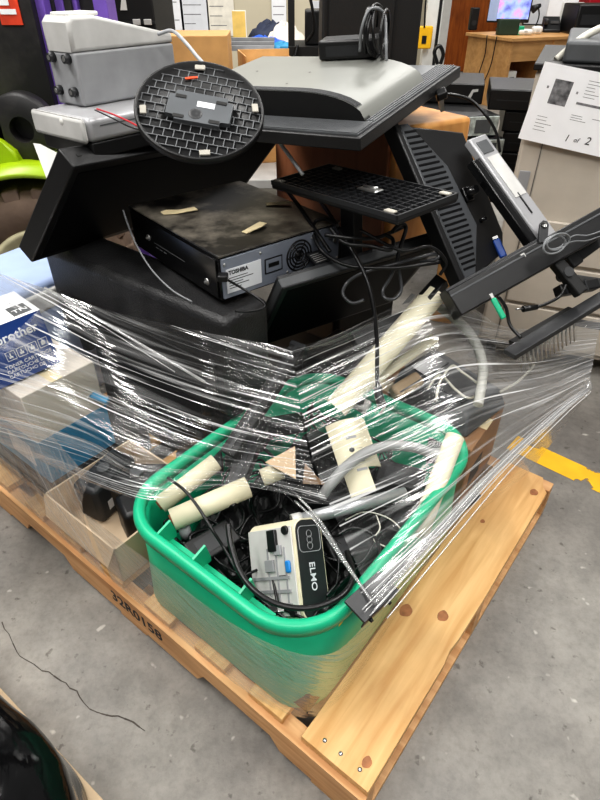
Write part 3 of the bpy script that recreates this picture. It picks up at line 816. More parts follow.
# round base, underside toward the viewer
cc = PX(200, 111, Y=1.17)
e1 = PX(259, 140, Y=1.13) - cc        # along the long axis (down-right)
e2 = PX(178, 60, Y=1.27) - cc         # up / back
M_ = FR(cc, cc + e1, cc + e2)
R_ = e1.length * .96; M_ = M_ @ Matrix.Rotation(math.radians(20), 4, 'Z')
t = thing('round_monitor_base', 'round black monitor base with ribbed underside, tipped up', 'stand base', M_)
mb = MB(); mb.lathe([(0, -.012), (R_ * .93, -.012), (R_, -.006), (R_ * 1.0, .004), (R_ * .985, .007), (R_ * .955, .007), (R_ * .95, -.002), (0, -.002)], 72)
mb.obj('dish', BLK, t)
mb = MB(); RR = R_ * .95; st = R_ / 6.5
for k in range(-6, 7):
    y = k * st; w = math.sqrt(max(0, RR * RR - y * y))
    mb.box(-w, w, y - .0007, y + .0007, -.002, .0004)
for k in range(-14, 15):
    x = k * st * .5
    for j in range(-7, 7):
        if (j + k) % 2: continue
        y0, y1 = j * st, (j + 1) * st
        if x * x + max(y0 * y0, y1 * y1) < RR * RR: mb.box(x - .0008, x + .0008, y0, y1, -.002, .0003)
mb.obj('rib_grid', mat('rib_grey', rgb(112, 114, 116), .4), t)
mb = MB(); s_ = R_ * .5
mb.prism([(-s_, -s_ * .45), (-s_ * .7, -s_ * .45), (-s_ * .7, -s_ * .62), (s_ * .7, -s_ * .62), (s_ * .7, -s_ * .45), (s_, -s_ * .45), (s_, s_ * .35), (s_ * .8, s_ * .35), (s_ * .8, s_ * .55), (-s_ * .8, s_ * .55), (-s_ * .8, s_ * .35), (-s_, s_ * .35)], -.002, .009, 'z', .001)
pl = mb.obj('mount_plate', mat('mount_grey', rgb(92, 95, 98), .4), t)
MB().box(-s_ * .1, s_ * .45, 0.0, s_ * .22, .009, .0096).obj('sticker', LBL, pl)
MB().lathe([(0, .0095), (.005, .0105), (.011, .0105), (.013, .009)], 20, Matrix.Translation((-.005, -s_ * .3, 0))).obj('screw_boss', CHAR, pl)
for x, y in ((-.6, .3), (.6, .3), (-.55, -.5), (.5, -.5)):
    MB().box(x * s_ * 1.05 - .010, x * s_ * 1.05 + .010, y * s_ - .004, y * s_ + .004, .009, .0105, .001).obj('latch', BLKM, pl)
for a in (100, 15, 195, 285):
    r = R_ * .86; m_ = Matrix.Rotation(math.radians(a), 4, 'Z')
    mb = MB(); mb.box(r - .006, r + .006, -.010, .010, .003, .007, .0015, m_); mb.obj('rubber_pad', PADG, t)
m_ = Matrix.Rotation(math.radians(112), 4, 'Z')
mb = MB(); mb.box(R_ * .62, R_ * .66, -.012, .012, .004, .0065, .0005, m_); mb.obj('orange_mark', ORAN, t)
mb = MB(); mb.tube([(0, 0, -.012), (0, .01, -.06)], .022, 20); mb.obj('neck', BLK, t)

# square base
a = PX(271, 182, z=.915); b = PX(397, 218, z=.935); c = PX(346, 169, z=.925)
M_ = FR(a, b, c); lx = (b - a).length; ly = ((c - a) - (b - a).normalized() * (c - a).dot((b - a).normalized())).length
t = thing('square_monitor_base', 'rectangular black monitor base upside down on its neck', 'stand base', M_)
MB().box(0, lx, 0, ly, -.016, -.004, .004).obj('plate', BLK, t)
mb = MB()
mb.box(0, lx, 0, .004, -.006, .004); mb.box(0, lx, ly - .004, ly, -.006, .004); mb.box(0, .004, 0, ly, -.006, .004); mb.box(lx - .004, lx, 0, ly, -.006, .004)
n = 17
for k in range(1, n): mb.box(lx * k / n - .001, lx * k / n + .001, .003, ly - .003, -.005, .002)
n = 10
for k in range(1, n): mb.box(.003, lx - .003, ly * k / n - .001, ly * k / n + .001, -.005, .002)
mb.obj('rib_grid', CHAR, t)
for x, y in ((.02, .012), (lx - .03, .014), (lx - .02, ly - .018), (.05, ly - .02)):
    MB().box(x - .013, x + .013, y - .007, y + .007, .001, .006, .002).obj('rubber_pad', PADG, t)
mb = MB(); mb.box(lx * .52, lx * .66, ly * .42, ly * .58, .001, .006, .003); cl = mb.obj('swivel_clip', METAL, t)
mb = MB(); mb.cyl((lx * .54, ly * .5, .006), (lx * .64, ly * .52, .008), .004, .003, 10); mb.obj('pin', METAL, cl)
mb = MB(); mb.box(lx * .42, lx * .42 + .045, ly * .35, ly * .35 + .03, -.20, -.016, .003); mb.obj('neck', BLK, t)

# ================================================================== THIN FRONT MONITOR
a = PX(283, 289, z=.755); b = PX(430, 245, z=.775); c = PX(244, 345, z=.537)
M_ = FR(a, b, c); lx = (b - a).length + .04; ly = (c - a).length + .05
t = thing('flat_monitor', 'thin black flat monitor leaning in front of the disc player', 'monitor', M_)
MB().box(0, lx, 0, ly, .0, .034, .003).obj('casing', CHAR, t)
MB().box(.016, lx - .014, .016, ly - .014, -.0012, .001).obj('screen', SCR, t)
mb = MB(); mb.box(.0, lx, -.0012, .0, .004, .024); mb.box(-.0012, .0, 0, ly, .004, .024); mb.obj('edge_highlight', DGR, t, 'lighter grey strip painted as edge highlight')  # lighter strips paint the bezel highlight along the top and left edges
a2 = PX(345, 322, z=.64); b2 = PX(372, 302, z=.66); c2 = PX(352, 340, z=.60)
t = thing('small_black_case', 'small black plastic case low in front of the thin monitor screen', 'case', FR(PX(350, 330, z=.60), PX(420, 305, z=.62), PX(355, 350, z=.565)))
MB().box(0, .16, 0, .05, 0, .03, .006).obj('shell', BLK, t)
MB().box(.02, .14, .02, .022, -.001, 0).obj('seam', DGR, t)

# rating tag on cable near square base neck
t = thing('cable_tag', 'small dark printed tag lying by the player rear panel', 'tag', FR(PX(316, 266, z=.765), PX(336, 259, z=.765), PX(312, 258, z=.775)))
MB().box(0, .05, 0, .04, 0, .003).obj('card', CHAR, t)
mb = MB()
for k in range(5): mb.box(.005, .005 + random.uniform(.02, .04), .006 + k * .006, .008 + k * .006, .003, .0034)
mb.obj('printing', LGREY, t)

# ================================================================== CORDS ON TOP
cord('signal_cable', 'thin grey cord draped down the player front panel', [PX(123, 210, z=.845), PX(128, 225, z=.82), PX(137, 246, z=.79), PX(152, 270, z=.765), PX(172, 290, z=.745), PX(192, 302, z=.735)], .0022, CORDG)
t = thing('usb_cable', 'short black cable plugged into the player rear panel', 'cable', Matrix.Translation(PX(221, 276, z=.80)))
o_ = PX(221, 276, z=.80)
MB().box(-.006, .016, -.020, .004, -.006, .008, .003).obj('plug', CORD, t)
MB().tube(spline([q - o_ for q in pxs((226, 279, .795), (240, 287, .775), (256, 297, .755), (265, 306, .738), (252, 311, .732), (235, 311, .732))], 8), .0028, 8).obj('lead', CORD, t)
main = pxs((318, 198, .86), (332, 218, .85), (350, 247, .82), (366, 278, .77), (374, 310, .71), (377, 345, .64), (377, 375, .585), (378, 388, .565))
t = thing('mains_lead', 'thick black mains lead hanging down to a loose plug', 'cable', Matrix.Translation(main[0]))
w0 = main[0]
MB().tube(spline([q - w0 for q in main], 10), .0048, 10).obj('lead', CORD, t)
pl = [PX(378, 386, z=.568) - w0, PX(379, 396, z=.555) - w0, PX(382, 406, z=.545) - w0]
MB().tube(spline(pl, 6), .0085, 12, .012).obj('plug', CORD, t)
mb = MB()
for s_ in (-.007, .007): mb.box(-.002 + s_, .002 + s_, -.002, .002, -.02, 0, 0, Matrix.Translation(pl[-1]) @ Matrix.Rotation(math.radians(25), 4, 'Y'))
mb.obj('blade', METAL, t)
cord('mains_lead', 'black lead leaving a square plug beneath the square base', pxs((288, 192, .87), (298, 205, .86), (310, 222, .84), (322, 240, .82), (330, 252, .80)), .005)
cord('looped_cord', 'black cord looped widely in front of the base neck', pxs((440, 262, .79), (420, 265, .79), (390, 268, .785), (350, 266, .785), (325, 254, .80), (314, 236, .82), (315, 222, .84), (326, 219, .85), (338, 226, .85)), .0045)
cord('looped_cord', 'black cord running level from the neck to the right loop', pxs((325, 235, .85), (350, 238, .85), (375, 238, .84), (392, 232, .84), (405, 226, .84)), .0045)
cord('looped_cord', 'black cord sagging below the level cord at the base neck', pxs((330, 228, .86), (345, 243, .84), (370, 246, .835), (390, 250, .83), (393, 240, .84), (385, 234, .85)), .0045)
cord('looped_cord', 'black cord standing up right of the base neck', pxs((396, 268, .78), (400, 248, .82), (406, 228, .85), (400, 224, .86), (392, 232, .85)), .0045)
cord('looped_cord', 'grey sheened cord looping left in front of the thin monitor', pxs((420, 262, .79), (436, 259, .80), (437, 254, .81), (420, 257, .81), (395, 264, .79), (365, 272, .775), (348, 282, .75), (343, 294, .73), (352, 303, .715), (364, 300, .72)), .004, CORDD)
cord('looped_cord', 'grey sheened cord hanging in a drop shaped loop', pxs((397, 262, .79), (390, 278, .755), (383, 290, .73), (385, 298, .72), (394, 299, .715), (401, 291, .73), (400, 276, .76), (396, 262, .79)), .004, CORDD)
cord('looped_cord', 'black cord crossing under the square base to the vented monitor', pxs((360, 230, .86), (400, 250, .83), (430, 247, .83), (446, 262, .79), (440, 275, .76)), .004)

# ================================================================== TOTE CONTENTS
def P(x, y, z): return PX(x, y, z=z)
# filler heap deep in the tote
mb = MB()
def heap(u, v):
    a = .03 + u * .60; b = .16 + v * .47
    e = min(u, 1 - u, v, 1 - v)
    z = .17 + min(1, e * 8) * (.125 + .06 * noise.noise(V((a * 9, b * 9, 2))) + .03 * noise.noise(V((a * 30, b * 30, 5))))
    return Q(a, b, z)
mb.grid(heap, 60, 46, False)
tag(mb.obj('cable_heap', mat('heap_black', rgb(20, 20, 21), .5, bump=.4, bscale=90)), 'dark heap of small cables and scraps filling the bottom of the green tote', 'cable heap', kind='stuff')
# tangled cords
for k in range(40):
    a = random.uniform(.12, .60); b = random.uniform(.22, .56); ang = random.uniform(0, 6.28); z = random.uniform(.29, .345)
    pts = []
    for j in range(7):
        a2 = min(.62, max(.09, a)); b2 = min(.60, max(.21, b))
        pts.append(Q(a2, b2, z + random.uniform(-.012, .03)))
        ang += random.uniform(-1.1, 1.1); a += .075 * math.cos(ang); b += .075 * math.sin(ang)
    cord('tangled_cord', 'thin dark cord in the tangle inside the green tote', pts, random.choice((.0022, .003, .0042)), CORD, 'cable', 'dark cords tangled in the green tote', 8)
# document camera base
o0 = P(304, 623, .352)
dv_ = (o0 - V((0, 0, CAMH))).normalized(); r_ = V((1, 0, 0)); u_ = r_.cross(dv_).normalized()
ox = o0 + r_ * .053 + u_ * .012 + dv_ * .05; oy = o0 - r_ * .03 + u_ * .185 - dv_ * .03
M_ = FR(o0, ox, oy); w_ = (ox - o0).length; h_ = .19
t = thing('document_camera', 'pale document camera base standing on edge with dark side face', 'document camera', M_)
D_ = .140
def rr2(w, h, r, n=7): return [(p.x + w / 2, p.y + h / 2) for p in rrect(w / 2, h / 2, r, n)]
MB().prism(rr2(w_, h_, .024), -D_, 0, 'z', .002).obj('housing', BEIGE, t)
MB().prism([(x + .003, y + .003) for x, y in rr2(w_ - .006, h_ - .006, .021)], 0, .0015, 'z').obj('side_plate', CHAR, t)
mb = MB(); mb.text('ELMO', .021, Matrix.Translation((w_ * .40, h_ * .56, .0016)) @ Matrix.Rotation(-math.pi / 2, 4, 'Z'), bold=.0002); mb.obj('lettering', LBL, t)
mb = MB(); mb.tube([(p[0] + .008, p[1] + h_ * .66, .002) for p in rr2(w_ - .016, h_ * .26, .010)], .0009, 6, closed=True)
for k in range(3): mb.tube([(w_ * .5 + .007 * math.cos(a), h_ * (.72 + .06 * k) + .007 * math.sin(a), .002) for a in [j * .52 for j in range(12)]], .0007, 5, closed=True)
mb.obj('connector_outline', GREY, t)
mb = MB(); mb.use(LGREY)
mb.box(-.004, .0, .012, h_ - .012, -D_ + .004, -.006, .001)
mb.use(GREY)
for y in (.03, .055, .08): mb.box(-.007, -.004, y, y + .006, -D_ + .01, -.02)
for z in (-.03, -.055, -.08): mb.box(-.0065, -.004, .03, h_ - .05, z, z + .003)
mb.box(-.010, -.004, h_ * .50, h_ * .62, -.085, -.06, .001); mb.box(-.010, -.004, h_ * .66, h_ * .76, -.055, -.035, .001)
mb.use(BLK); mb.box(-.012, -.004, h_ * .70, h_ * .92, -.07, -.045, .002); mb.box(-.006, -.003, h_ * .42, h_ * .46, -.05, -.03)
mb.obj('underside', LGREY, t)
mb = MB(); mb.box(-.0085, -.003, h_ * .48, h_ * .60, -.028, -.014, .003); mb.obj('sticker', mat('sticker_blue', rgb(40, 130, 200), .5), t, 'blue sticker')
for y in (h_ * .1, h_ * .9):
    MB().cyl((-.009, y, -.02), (-.004, y, -.02), .008, .009, 16).obj('rubber_foot', BLK, t)
# thick cable sweeping round the camera
cord('thick_cable', 'thick black cable sweeping round the document camera', [P(228, 524, .47), P(231, 545, .46), P(240, 572, .45), P(256, 592, .445), P(280, 605, .44), P(308, 608, .44), P(335, 600, .44), P(350, 586, .44), P(353, 570, .43), P(347, 552, .41)], .0055)
cord('signal_cable', 'thin black cable passing over the beige tube ends', [P(168, 478, .47), P(184, 490, .475), P(198, 507, .465), P(211, 528, .45), P(224, 548, .42), P(240, 575, .40), P(262, 600, .38), P(290, 622, .36)], .0032)
# black connector cluster with a yellow plug
q0 = P(328, 612, .39)
t = thing('lens_connector', 'black ribbed connector with a yellow socket beside the document camera', 'connector', Matrix.Translation(q0))
a_ = P(322, 606, .39) - q0; b_ = P(337, 620, .375) - q0
MB().tube([a_, (a_ + b_) / 2], .014, 16).obj('barrel', CORD, t)
MB().tube([(a_ + b_) / 2, b_], .010, 16).obj('collar', CHAR, t)
MB().tube([b_, b_ + (b_ - a_) * .25], .008, 14).obj('socket', YEL, t, 'yellow plastic socket')
# loose small black plugs near the left rim
for k, (x, y) in enumerate(((262, 606), (271, 612), (254, 600))):
    q0 = P(x, y, .37); a = random.uniform(0, 3)
    t = thing('loose_plug', ('small black plug at the tote rim below the last fin', 'small black plug next to the document camera foot', 'small black plug tucked under the left fin')[k], 'plug', Matrix.Translation(q0) @ Matrix.Rotation(a, 4, 'Z'))
    MB().box(-.016, .012, -.008, .008, -.006, .008, .003).obj('plug_body', CORD, t)
    MB().box(.012, .024, -.005, .005, -.003, .004, .001).obj('tip', METAL, t)
# beige tubes at the left
def pipe(name, label, p0, p1, r, m=BEIGE, cap=None):
    t = thing(name, label, 'tube', Matrix.Translation(p0))
    d = p1 - p0
    MB().shell((0, 0, 0), d, r, .003, 28).obj('sleeve', m, t)
    n = d.normalized()
    MB().tube([n * .012, n * .03], r - .0032, 24).obj('core', BLK, t)
    if cap: MB().tube([n * -.004, n * .012], r * .55, 20).obj('inner_ring', cap, t)
    return t
BR = mat('brown_end', rgb(120, 70, 44), .5)
t = pipe('camera_column', 'beige tube with dark end nearest the tote rim fins', P(172, 520, .405), P(248, 487, .425), .0235, BEIGE, BR)
MB().cyl((.02, .004, -.022), (.024, .004, -.06), .013, .013, 16).obj('knuckle', GREY, t)
pipe('camera_column', 'beige tube lying behind the nearest one at the left rim', P(160, 505, .395), P(216, 462, .44), .020, BEIGE, BR)
pipe('camera_column', 'pale tube section continuing past the black column', P(262, 478, .41), P(282, 470, .42), .020, BEIGE)
# black columns crossing
def bar(name, label, p0, p1, w, h, m=BLK, cat='bar', up=V((0, 0, 1))):
    M_ = FR(p0, p1, p0 + up.cross(p1 - p0)); L1 = (p1 - p0).length
    t = thing(name, label, cat, M_)
    MB().box(0, L1, -w / 2, w / 2, -h / 2, h / 2, .003).obj('beam', m, t)
    MB().box(.01, L1 - .01, -w * .12, w * .12, h / 2, h / 2 + .0015).obj('groove', CHAR if m != CHAR else BLK, t)
    MB().box(L1 - .012, L1 + .002, -w / 2 - .002, w / 2 + .002, -h / 2 - .002, h / 2 + .002, .003).obj('end_cap', CHAR, t)
    return t
bar('black_column', 'black upright column under the film between the beige tubes', P(226, 508, .40), P(262, 420, .455), .042, .03)
bar('black_column', 'black flat column slanting beneath the film fold', P(228, 455, .45), P(300, 345, .60), .04, .02, BLKM)
bar('black_column', 'black column lying deep behind the tan card pieces', P(300, 500, .36), P(360, 505, .36), .04, .03)
# tan triangular card pieces
def card(label, p, m=CARDT):
    M_ = FR(p[0], p[1], p[2]); inv = M_.inverted()
    pts = [((inv @ q).x, (inv @ q).y) for q in p]
    o = MB().prism(pts, -.004, 0, 'z', .0008).obj('card_offcut', m, M=M_)
    tag(o, label, 'card')
card('tan triangular card offcut pointing left', [P(265, 462, .455), P(296, 479, .44), P(295, 446, .47)])
card('brown card offcut right of the triangular one', [P(303, 484, .43), P(327, 485, .42), P(318, 478, .44), P(301, 452, .465)], mat('card_brown', rgb(168, 140, 116), .7))
# slotted beige plate
p0 = P(352, 497, .40); p1 = P(381, 490, .40); p2 = P(316, 434, .47)
M_ = FR(p0, p1, p2); h_ = (p2 - p0).length; w_ = .085
t = thing('slotted_plate', 'beige curved cover plate with slots in the middle of the tote', 'plate', M_)
mb = MB()
def cv(x, y): return V((x, y, .012 - 9.0 * (x - w_ * .5) ** 2))
for k_ in (0, -.0035):
    mb.grid(lambda u, v: cv(-.004 + u * (w_ + .012), h_ * .34 + v * (h_ * .68 + .01)) + V((0, 0, k_)), 14, 4)
    mb.grid(lambda u, v: cv(.0 + u * .055, v * h_ * .34) + V((0, 0, k_)), 10, 3)
mb.obj('cover', BEIGE, t)
for y in (h_ * .30, h_ * .42, h_ * .78): MB().box(.028, .052, y, y + .006, .004, .0122).obj('slot', GREY, t)
mb = MB(); mb.lathe([(0, .0006), (.006, .0006), (.006, -.004)], 16, Matrix.Translation((.032, h_ * .62, .0115))); mb.box(.042, .056, h_ * .62, h_ * .624, .004, .0122); mb.obj('embossing', DGR, t)
# long half round white covers
def trough(name, label, p0, p1, w, m, bend, sect=200, d=.4):
    M_ = FR(p0, p1, p0 + V((0, 0, 1)).cross(p1 - p0)); L1 = (p1 - p0).length
    t = thing(name, label, 'cover', M_)
    mb = MB(); a0 = math.radians(90 - sect / 2); n = 16
    for r in (w / 2, w / 2 - .0035):
        mb.grid(lambda u, v: V((u * L1, r * math.cos(a0 + v * math.radians(sect)) , r * d * 2 * math.sin(a0 + v * math.radians(sect)) - r * d)), 2, n)
    mb.obj('cover', m, t); return t, L1
t, L1 = trough('arm_cover', 'long off-white half round cover leaning up out of the tote', P(334, 406, .49), P(434, 290, .705), .064, WHITE, 0)
IV = mat('ivory_plastic', rgb(228, 222, 196), .45, var=.04)
t.children[0].data.materials[0] = IV
mb = MB(); mb.prism([(L1 - .03, -.018), (L1 + .03, -.018), (L1 + .035, .018), (L1 - .03, .02)], -.012, .012, 'z', .003); mb.obj('black_insert', BLK, t)
mb = MB()
for k in range(4): mb.box(L1 - .07 - k * .003, L1 - .045, .006 + k * .004, .0075 + k * .004, .033 - k * .0008, .0345 - k * .0008)
mb.obj('printing', DGR, t)
t, L1 = trough('arm_cover', 'shorter off-white flat arm cover below the long one', P(362, 388, .49), P(434, 337, .565), .034, IV, 0, 170, .3)
q = thing('camera_head', 'grey block at the lower end of the long white cover', 'device', FR(P(348, 402, .46), P(366, 412, .45), P(356, 388, .475)))
MB().box(0, .05, 0, .035, -.02, .0, .005).obj('housing', LGREY, q); MB().cyl((.025, .017, 0), (.025, .017, .012), .011, .010, 18).obj('lens', BLK, q)
q = thing('tan_box', 'tan rounded part under the white covers at right', 'device', FR(P(400, 398, .455), P(432, 378, .475), P(396, 388, .47)))
MB().box(0, .09, 0, .04, -.04, 0, .01).obj('housing', CARDT, q); MB().box(.01, .08, .01, .014, 0, .001).obj('seam', DGR, q)
# hoses
HOSE = mat('hose_clear', rgb(196, 196, 188), .25, var=.06)
cord('grey_hose', 'grey arched hose curving across the tote', [P(322, 497, .40), P(331, 484, .43), P(345, 468, .45), P(365, 453, .465), P(388, 446, .47), P(412, 447, .465), P(432, 453, .455), P(446, 454, .45)], .012, mat('hose_grey', rgb(142, 143, 142), .35, var=.08), 'hose')
cord('clear_hose', 'milky hose bending down from the black bar end', [P(437, 305, .64), P(452, 316, .63), P(467, 330, .61), P(478, 348, .58), P(483, 368, .55), P(481, 388, .52), P(478, 405, .50)], .012, HOSE, 'hose')
cord('signal_cable', 'thin white cord curling left of the milky hose', [P(480, 385, .51), P(462, 372, .53), P(452, 366, .54), P(440, 382, .52), P(436, 400, .50)], .003, CORDW)
cord('signal_cable', 'thin white cord crossing under the short arm cover', [P(428, 388, .50), P(440, 375, .51), P(456, 390, .50), P(470, 398, .49), P(486, 388, .49)], .003, CORDW)
cord('signal_cable', 'white cord with hooked end beside the metal pins', [P(500, 392, .50), P(516, 383, .515), P(526, 374, .53), P(533, 366, .54), P(534, 358, .55), P(529, 357, .555), P(531, 362, .55)], .0034, CORDW)
# beige pipe standing at the right
t = pipe('camera_column', 'beige open tube standing by the far right rim', P(455, 437, .475), P(418, 535, .37), .021, IV, mat('pink_end', rgb(205, 120, 100), .5))
# silver pole
t = thing('silver_pole', 'dull silver pole lying across the cables', 'pole', Matrix.Translation(P(292, 522, .40)))
d = P(405, 493, .40) - P(292, 522, .40)
MB().tube([(0, 0, 0), d], .014, 20).obj('tube', mat('silver_pole_metal', rgb(176, 178, 180), .3, .5), t)
MB().tube([d * .0, d * .08], .0165, 20).obj('collar', LGREY, t)
# dark bits filling the tote
dk = [('power_adapter', 'flat black adapter lying by the document camera right side', (352, 548), .33, 20), ('power_adapter', 'black adapter half buried near the silver pole end', (405, 520), .345, 60), ('power_adapter', 'black adapter behind the grey hose', (400, 478), .37, -20), ('power_adapter', 'black adapter by the nearest beige tube', (212, 545), .35, 40), ('power_adapter', 'black adapter at the far rim behind the black column', (200, 462), .36, 10), ('power_adapter', 'black adapter against the far right rim', (440, 445), .36, 75)]
dk += [('power_adapter', 'black adapter against the far wall below the film fold', (285, 425), .37, 15), ('power_adapter', 'black adapter under the beige slotted plate', (325, 445), .36, -30), ('power_adapter', 'black adapter left of the tan card offcuts', (245, 450), .37, 70)]
for nm, lb, (x, y), z, yw in dk:
    q0 = P(x, y, z)
    t = thing(nm, lb, 'adapter', Matrix.Translation(q0) @ Matrix.Rotation(math.radians(yw), 4, 'Z') @ Matrix.Rotation(math.radians(random.uniform(-18, 18)), 4, 'X'))
    MB().box(-.055, .055, -.03, .03, -.018, .018, .005).obj('brick', BLK, t)
    MB().box(-.035, .035, -.018, .018, .018, .0186).obj('rating_label', CHAR, t)
    MB().tube(spline([(.055, 0, 0), (.08, .004, .006), (.10, .03, .004), (.09, .06, .0)], 6), .003, 8).obj('lead', CORD, t)
for k, pts in enumerate((((345, 520), (365, 512), (388, 518), (402, 532), (398, 548)), ((338, 535), (352, 528), (372, 534), (380, 552), (372, 566)), ((360, 500), (382, 506), (410, 505), (428, 497)), ((376, 514), (380, 528), (374, 540), (388, 548)))):
    cord('curled_wire', ('pale thin wire curling right of the document camera', 'black cord looping beside the document camera', 'black cord under the silver pole', 'short pale wire standing up in the cable tangle')[k], [P(x, y, .375 + .01 * (j % 2)) for j, (x, y) in enumerate(pts)], (.0016, .004, .004, .0016)[k], (CORDW, CORD, CORD, CORDW)[k])
# dark channel lying over the rim at the near right corner
a = P(346, 600, .462); b = P(424, 530, .462); c = P(366, 622, .452)
M_ = FR(a, b, c); L1 = (b - a).length
t = thing('dark_channel', 'dark grey metal channel lying over the near right tote rim', 'channel', M_)
mb = MB(); mb.box(-.005, .085, 0, (c - a).length, -.003, 0.003, .001); mb.box(-.005, .085, (c - a).length - .003, (c - a).length, -.002, .02, .001)
mb.obj('wide_end', CHAR, t)
MB().box(.085, L1 + .16, .012, .026, -.004, .004, .001).obj('strip', CHAR, t)
for x in (.012, .06): MB().cyl((x, (c - a).length, .008), (x, (c - a).length + .006, .008), .004, .003, 10).obj('rivet', BLK, t)

# goods beside and behind the tote on the right half of the pallet
t = thing('brown_carton', 'brown carton seen through the film right of the tote', 'carton', PF(.71, .17, .142, 3))
MB().box(0, .25, 0, .36, 0, .22, .003).obj('carton_body', mat('carton_brown', rgb(150, 112, 76), .7, var=.15, scale=8), t)
MB().box(.10, .15, -.001, .361, .2195, .2208).obj('packing_tape', MASK, t)
MB().box(.04, .12, -.0012, 0, .06, .13).obj('dark_print', INK, t)
t = thing('black_amplifier', 'black amplifier box on edge behind the tote under the white covers', 'amplifier', PF(.71, .56, .142, 0))
MB().box(0, .18, 0, .15, 0, .30, .008).obj('case', BLK, t)
MB().box(-.003, 0, .03, .13, .05, .25, .002).obj('front_panel', BLKG, t)
for k in range(2): MB().cyl((-.012, .05 + k * .06, .21), (-.003, .05 + k * .06, .21), .012, .013, 18).obj('knob', CHAR, t)
t = thing('grey_terminal', 'dark grey terminal body under the metal pins at right', 'device', PF(.74, .20, .364, -8))
MB().hexa([(0, 0, 0), (.20, 0, 0), (.20, .26, 0), (0, .26, 0), (.02, .02, .06), (.18, .02, .06), (.18, .24, .09), (.02, .24, .09)], .008).obj('shell', DGR, t)
MB().hexa([(.04, .05, .066), (.16, .05, .066), (.16, .15, .078), (.04, .15, .078), (.04, .05, .069), (.16, .05, .069), (.16, .15, .081), (.04, .15, .081)]).obj('keypad', CHAR, t)
MB().hexa([(.05, .17, .082), (.15, .17, .082), (.15, .22, .089), (.05, .22, .089), (.05, .17, .085), (.15, .17, .085), (.15, .22, .092), (.05, .22, .092)]).obj('display', BLKG, t)

# ================================================================== STRETCH FILM
t = thing('stretch_film', 'clear crinkled stretch wrap pulled tight round the loaded pallet', 'stretch wrap', PF(0, 0, 0))
INV = t.matrix_world.inverted()
def crom(p, u):
    n = len(p) - 1; x = min(max(u, 0), 1) * n; i = min(int(x), n - 1); f = x - i
    b, c = p[i], p[i + 1]; a = p[i - 1] if i else b * 2 - c; d = p[i + 2] if i + 2 <= n else c * 2 - b
    return .5 * ((2 * b) + (c - a) * f + (2 * a - 5 * b + 4 * c - d) * f * f + (3 * b - a - 3 * c + d) * f ** 3)
def film(name, rows, m, lu=1.0, lv=1.0, nu=44, nv=60, amp=.0015, seed=0.0, lab=None, skew=0.0):
    rows = [[INV @ q for q in r] for r in rows]
    def f(u, v):
        p = crom([crom(r, u) for r in rows], v)
        return p + V((noise.noise(V((u * 2.0, v * 34 + seed, 1))), noise.noise(V((u * 2.0, v * 34 + seed, 5))), noise.noise(V((u * 3, v * 20 + seed, 9))))) * amp
    mb = MB(); mb.grid(f, nu, nv, True, lambda a, b: (a * lu + seed, b * lv + skew * a + seed))
    return mb.obj(name, m, t, lab, recalc=False)
F1 = film_mat('film_over', .014, .9, (2.2, 66), tint=(.96, .96, .96))
F2 = film_mat('film_side', .012, .55, (1.6, 60), tint=(.95, .95, .95))
F3 = film_mat('film_low', .008, .22, (1.2, 60), tint=(.9, .89, .85), angle=.25)
FO = film_mat('film_fold', .55, .5, (1.0, 10))
FB = film_mat('film_bunch', .10, .8, (1.2, 40))
S2 = [pxs((-34, 262, .70), (42, 287, .715), (110, 311, .69), (200, 331, .695), (292, 348, .665)),
      pxs((-40, 330, .64), (50, 352, .63), (120, 368, .60), (210, 386, .61), (298, 396, .60)),
      pxs((-40, 388, .565), (58, 402, .565), (130, 420, .54), (215, 440, .53), (308, 448, .53)),
      pxs((-20, 430, .46), (90, 455, .48), (140, 470, .485), (225, 470, .49), (316, 478, .495)),
      pxs((60, 470, .42), (137, 499, .458), (190, 492, .468), (250, 487, .47), (330, 505, .47))]
film('film_sheet', S2, F1, 1.0, .6, amp=.0016, skew=-.16)
S1 = [[Q(.03, 1.5, .545), Q(.03, 1.18, .545), Q(.035, .97, .52), Q(.02, .74, .455)],
      [Q(.005, 1.5, .39), Q(.008, 1.18, .39), Q(.002, .97, .385), Q(-.012, .74, .40)],
      [Q(-.012, 1.5, .27), Q(-.012, 1.18, .27), Q(-.014, .97, .27), Q(-.02, .74, .28)],
      [Q(-.010, 1.5, .147), Q(-.010, 1.18, .147), Q(-.010, .97, .147), Q(-.012, .74, .147)]]
film('film_sheet', S1, F2, .7, .5, seed=3.0, skew=-.9)
S3 = [pxs((292, 348, .665), (330, 337, .68), (440, 293, .715), (512, 330, .60), (600, 319, .58)),
      pxs((296, 375, .615), (345, 352, .635), (440, 318, .675), (520, 330, .60), (600, 328, .565)),
      pxs((302, 412, .575), (380, 375, .60), (450, 342, .64), (525, 345, .58), (597, 340, .55)),
      pxs((312, 455, .53), (395, 415, .555), (465, 385, .58), (540, 375, .55), (594, 358, .53)),
      pxs((328, 500, .49), (420, 462, .515), (492, 425, .53), (552, 398, .515), (590, 378, .51)),
      pxs((373, 602, .462), (430, 542, .468), (500, 466, .475), (560, 412, .487), (588, 391, .49))]
film('film_sheet', S3, F1, 1.0, .6, seed=6.0)
S4 = [[Q(-.022, .72, .40), Q(-.022, .50, .41), Q(-.018, .28, .415), Q(.022, .138, .42), Q(.12, .104, .425), Q(.35, .100, .445), Q(.65, .07, .46), Q(.93, -.005, .475)],
      [Q(-.018, .72, .28), Q(-.016, .50, .28), Q(-.012, .28, .28), (Q(.028, .150, .28)), Q(.13, .116, .28), Q(.36, .125, .30), Q(.66, .10, .30), Q(.97, .03, .31)],
      [Q(-.010, .72, .145), Q(-.008, .50, .145), Q(-.004, .28, .145), Q(.035, .160, .145), Q(.14, .130, .145), Q(.37, .14, .145), Q(.67, .13, .145), Q(.97, .07, .145)]]
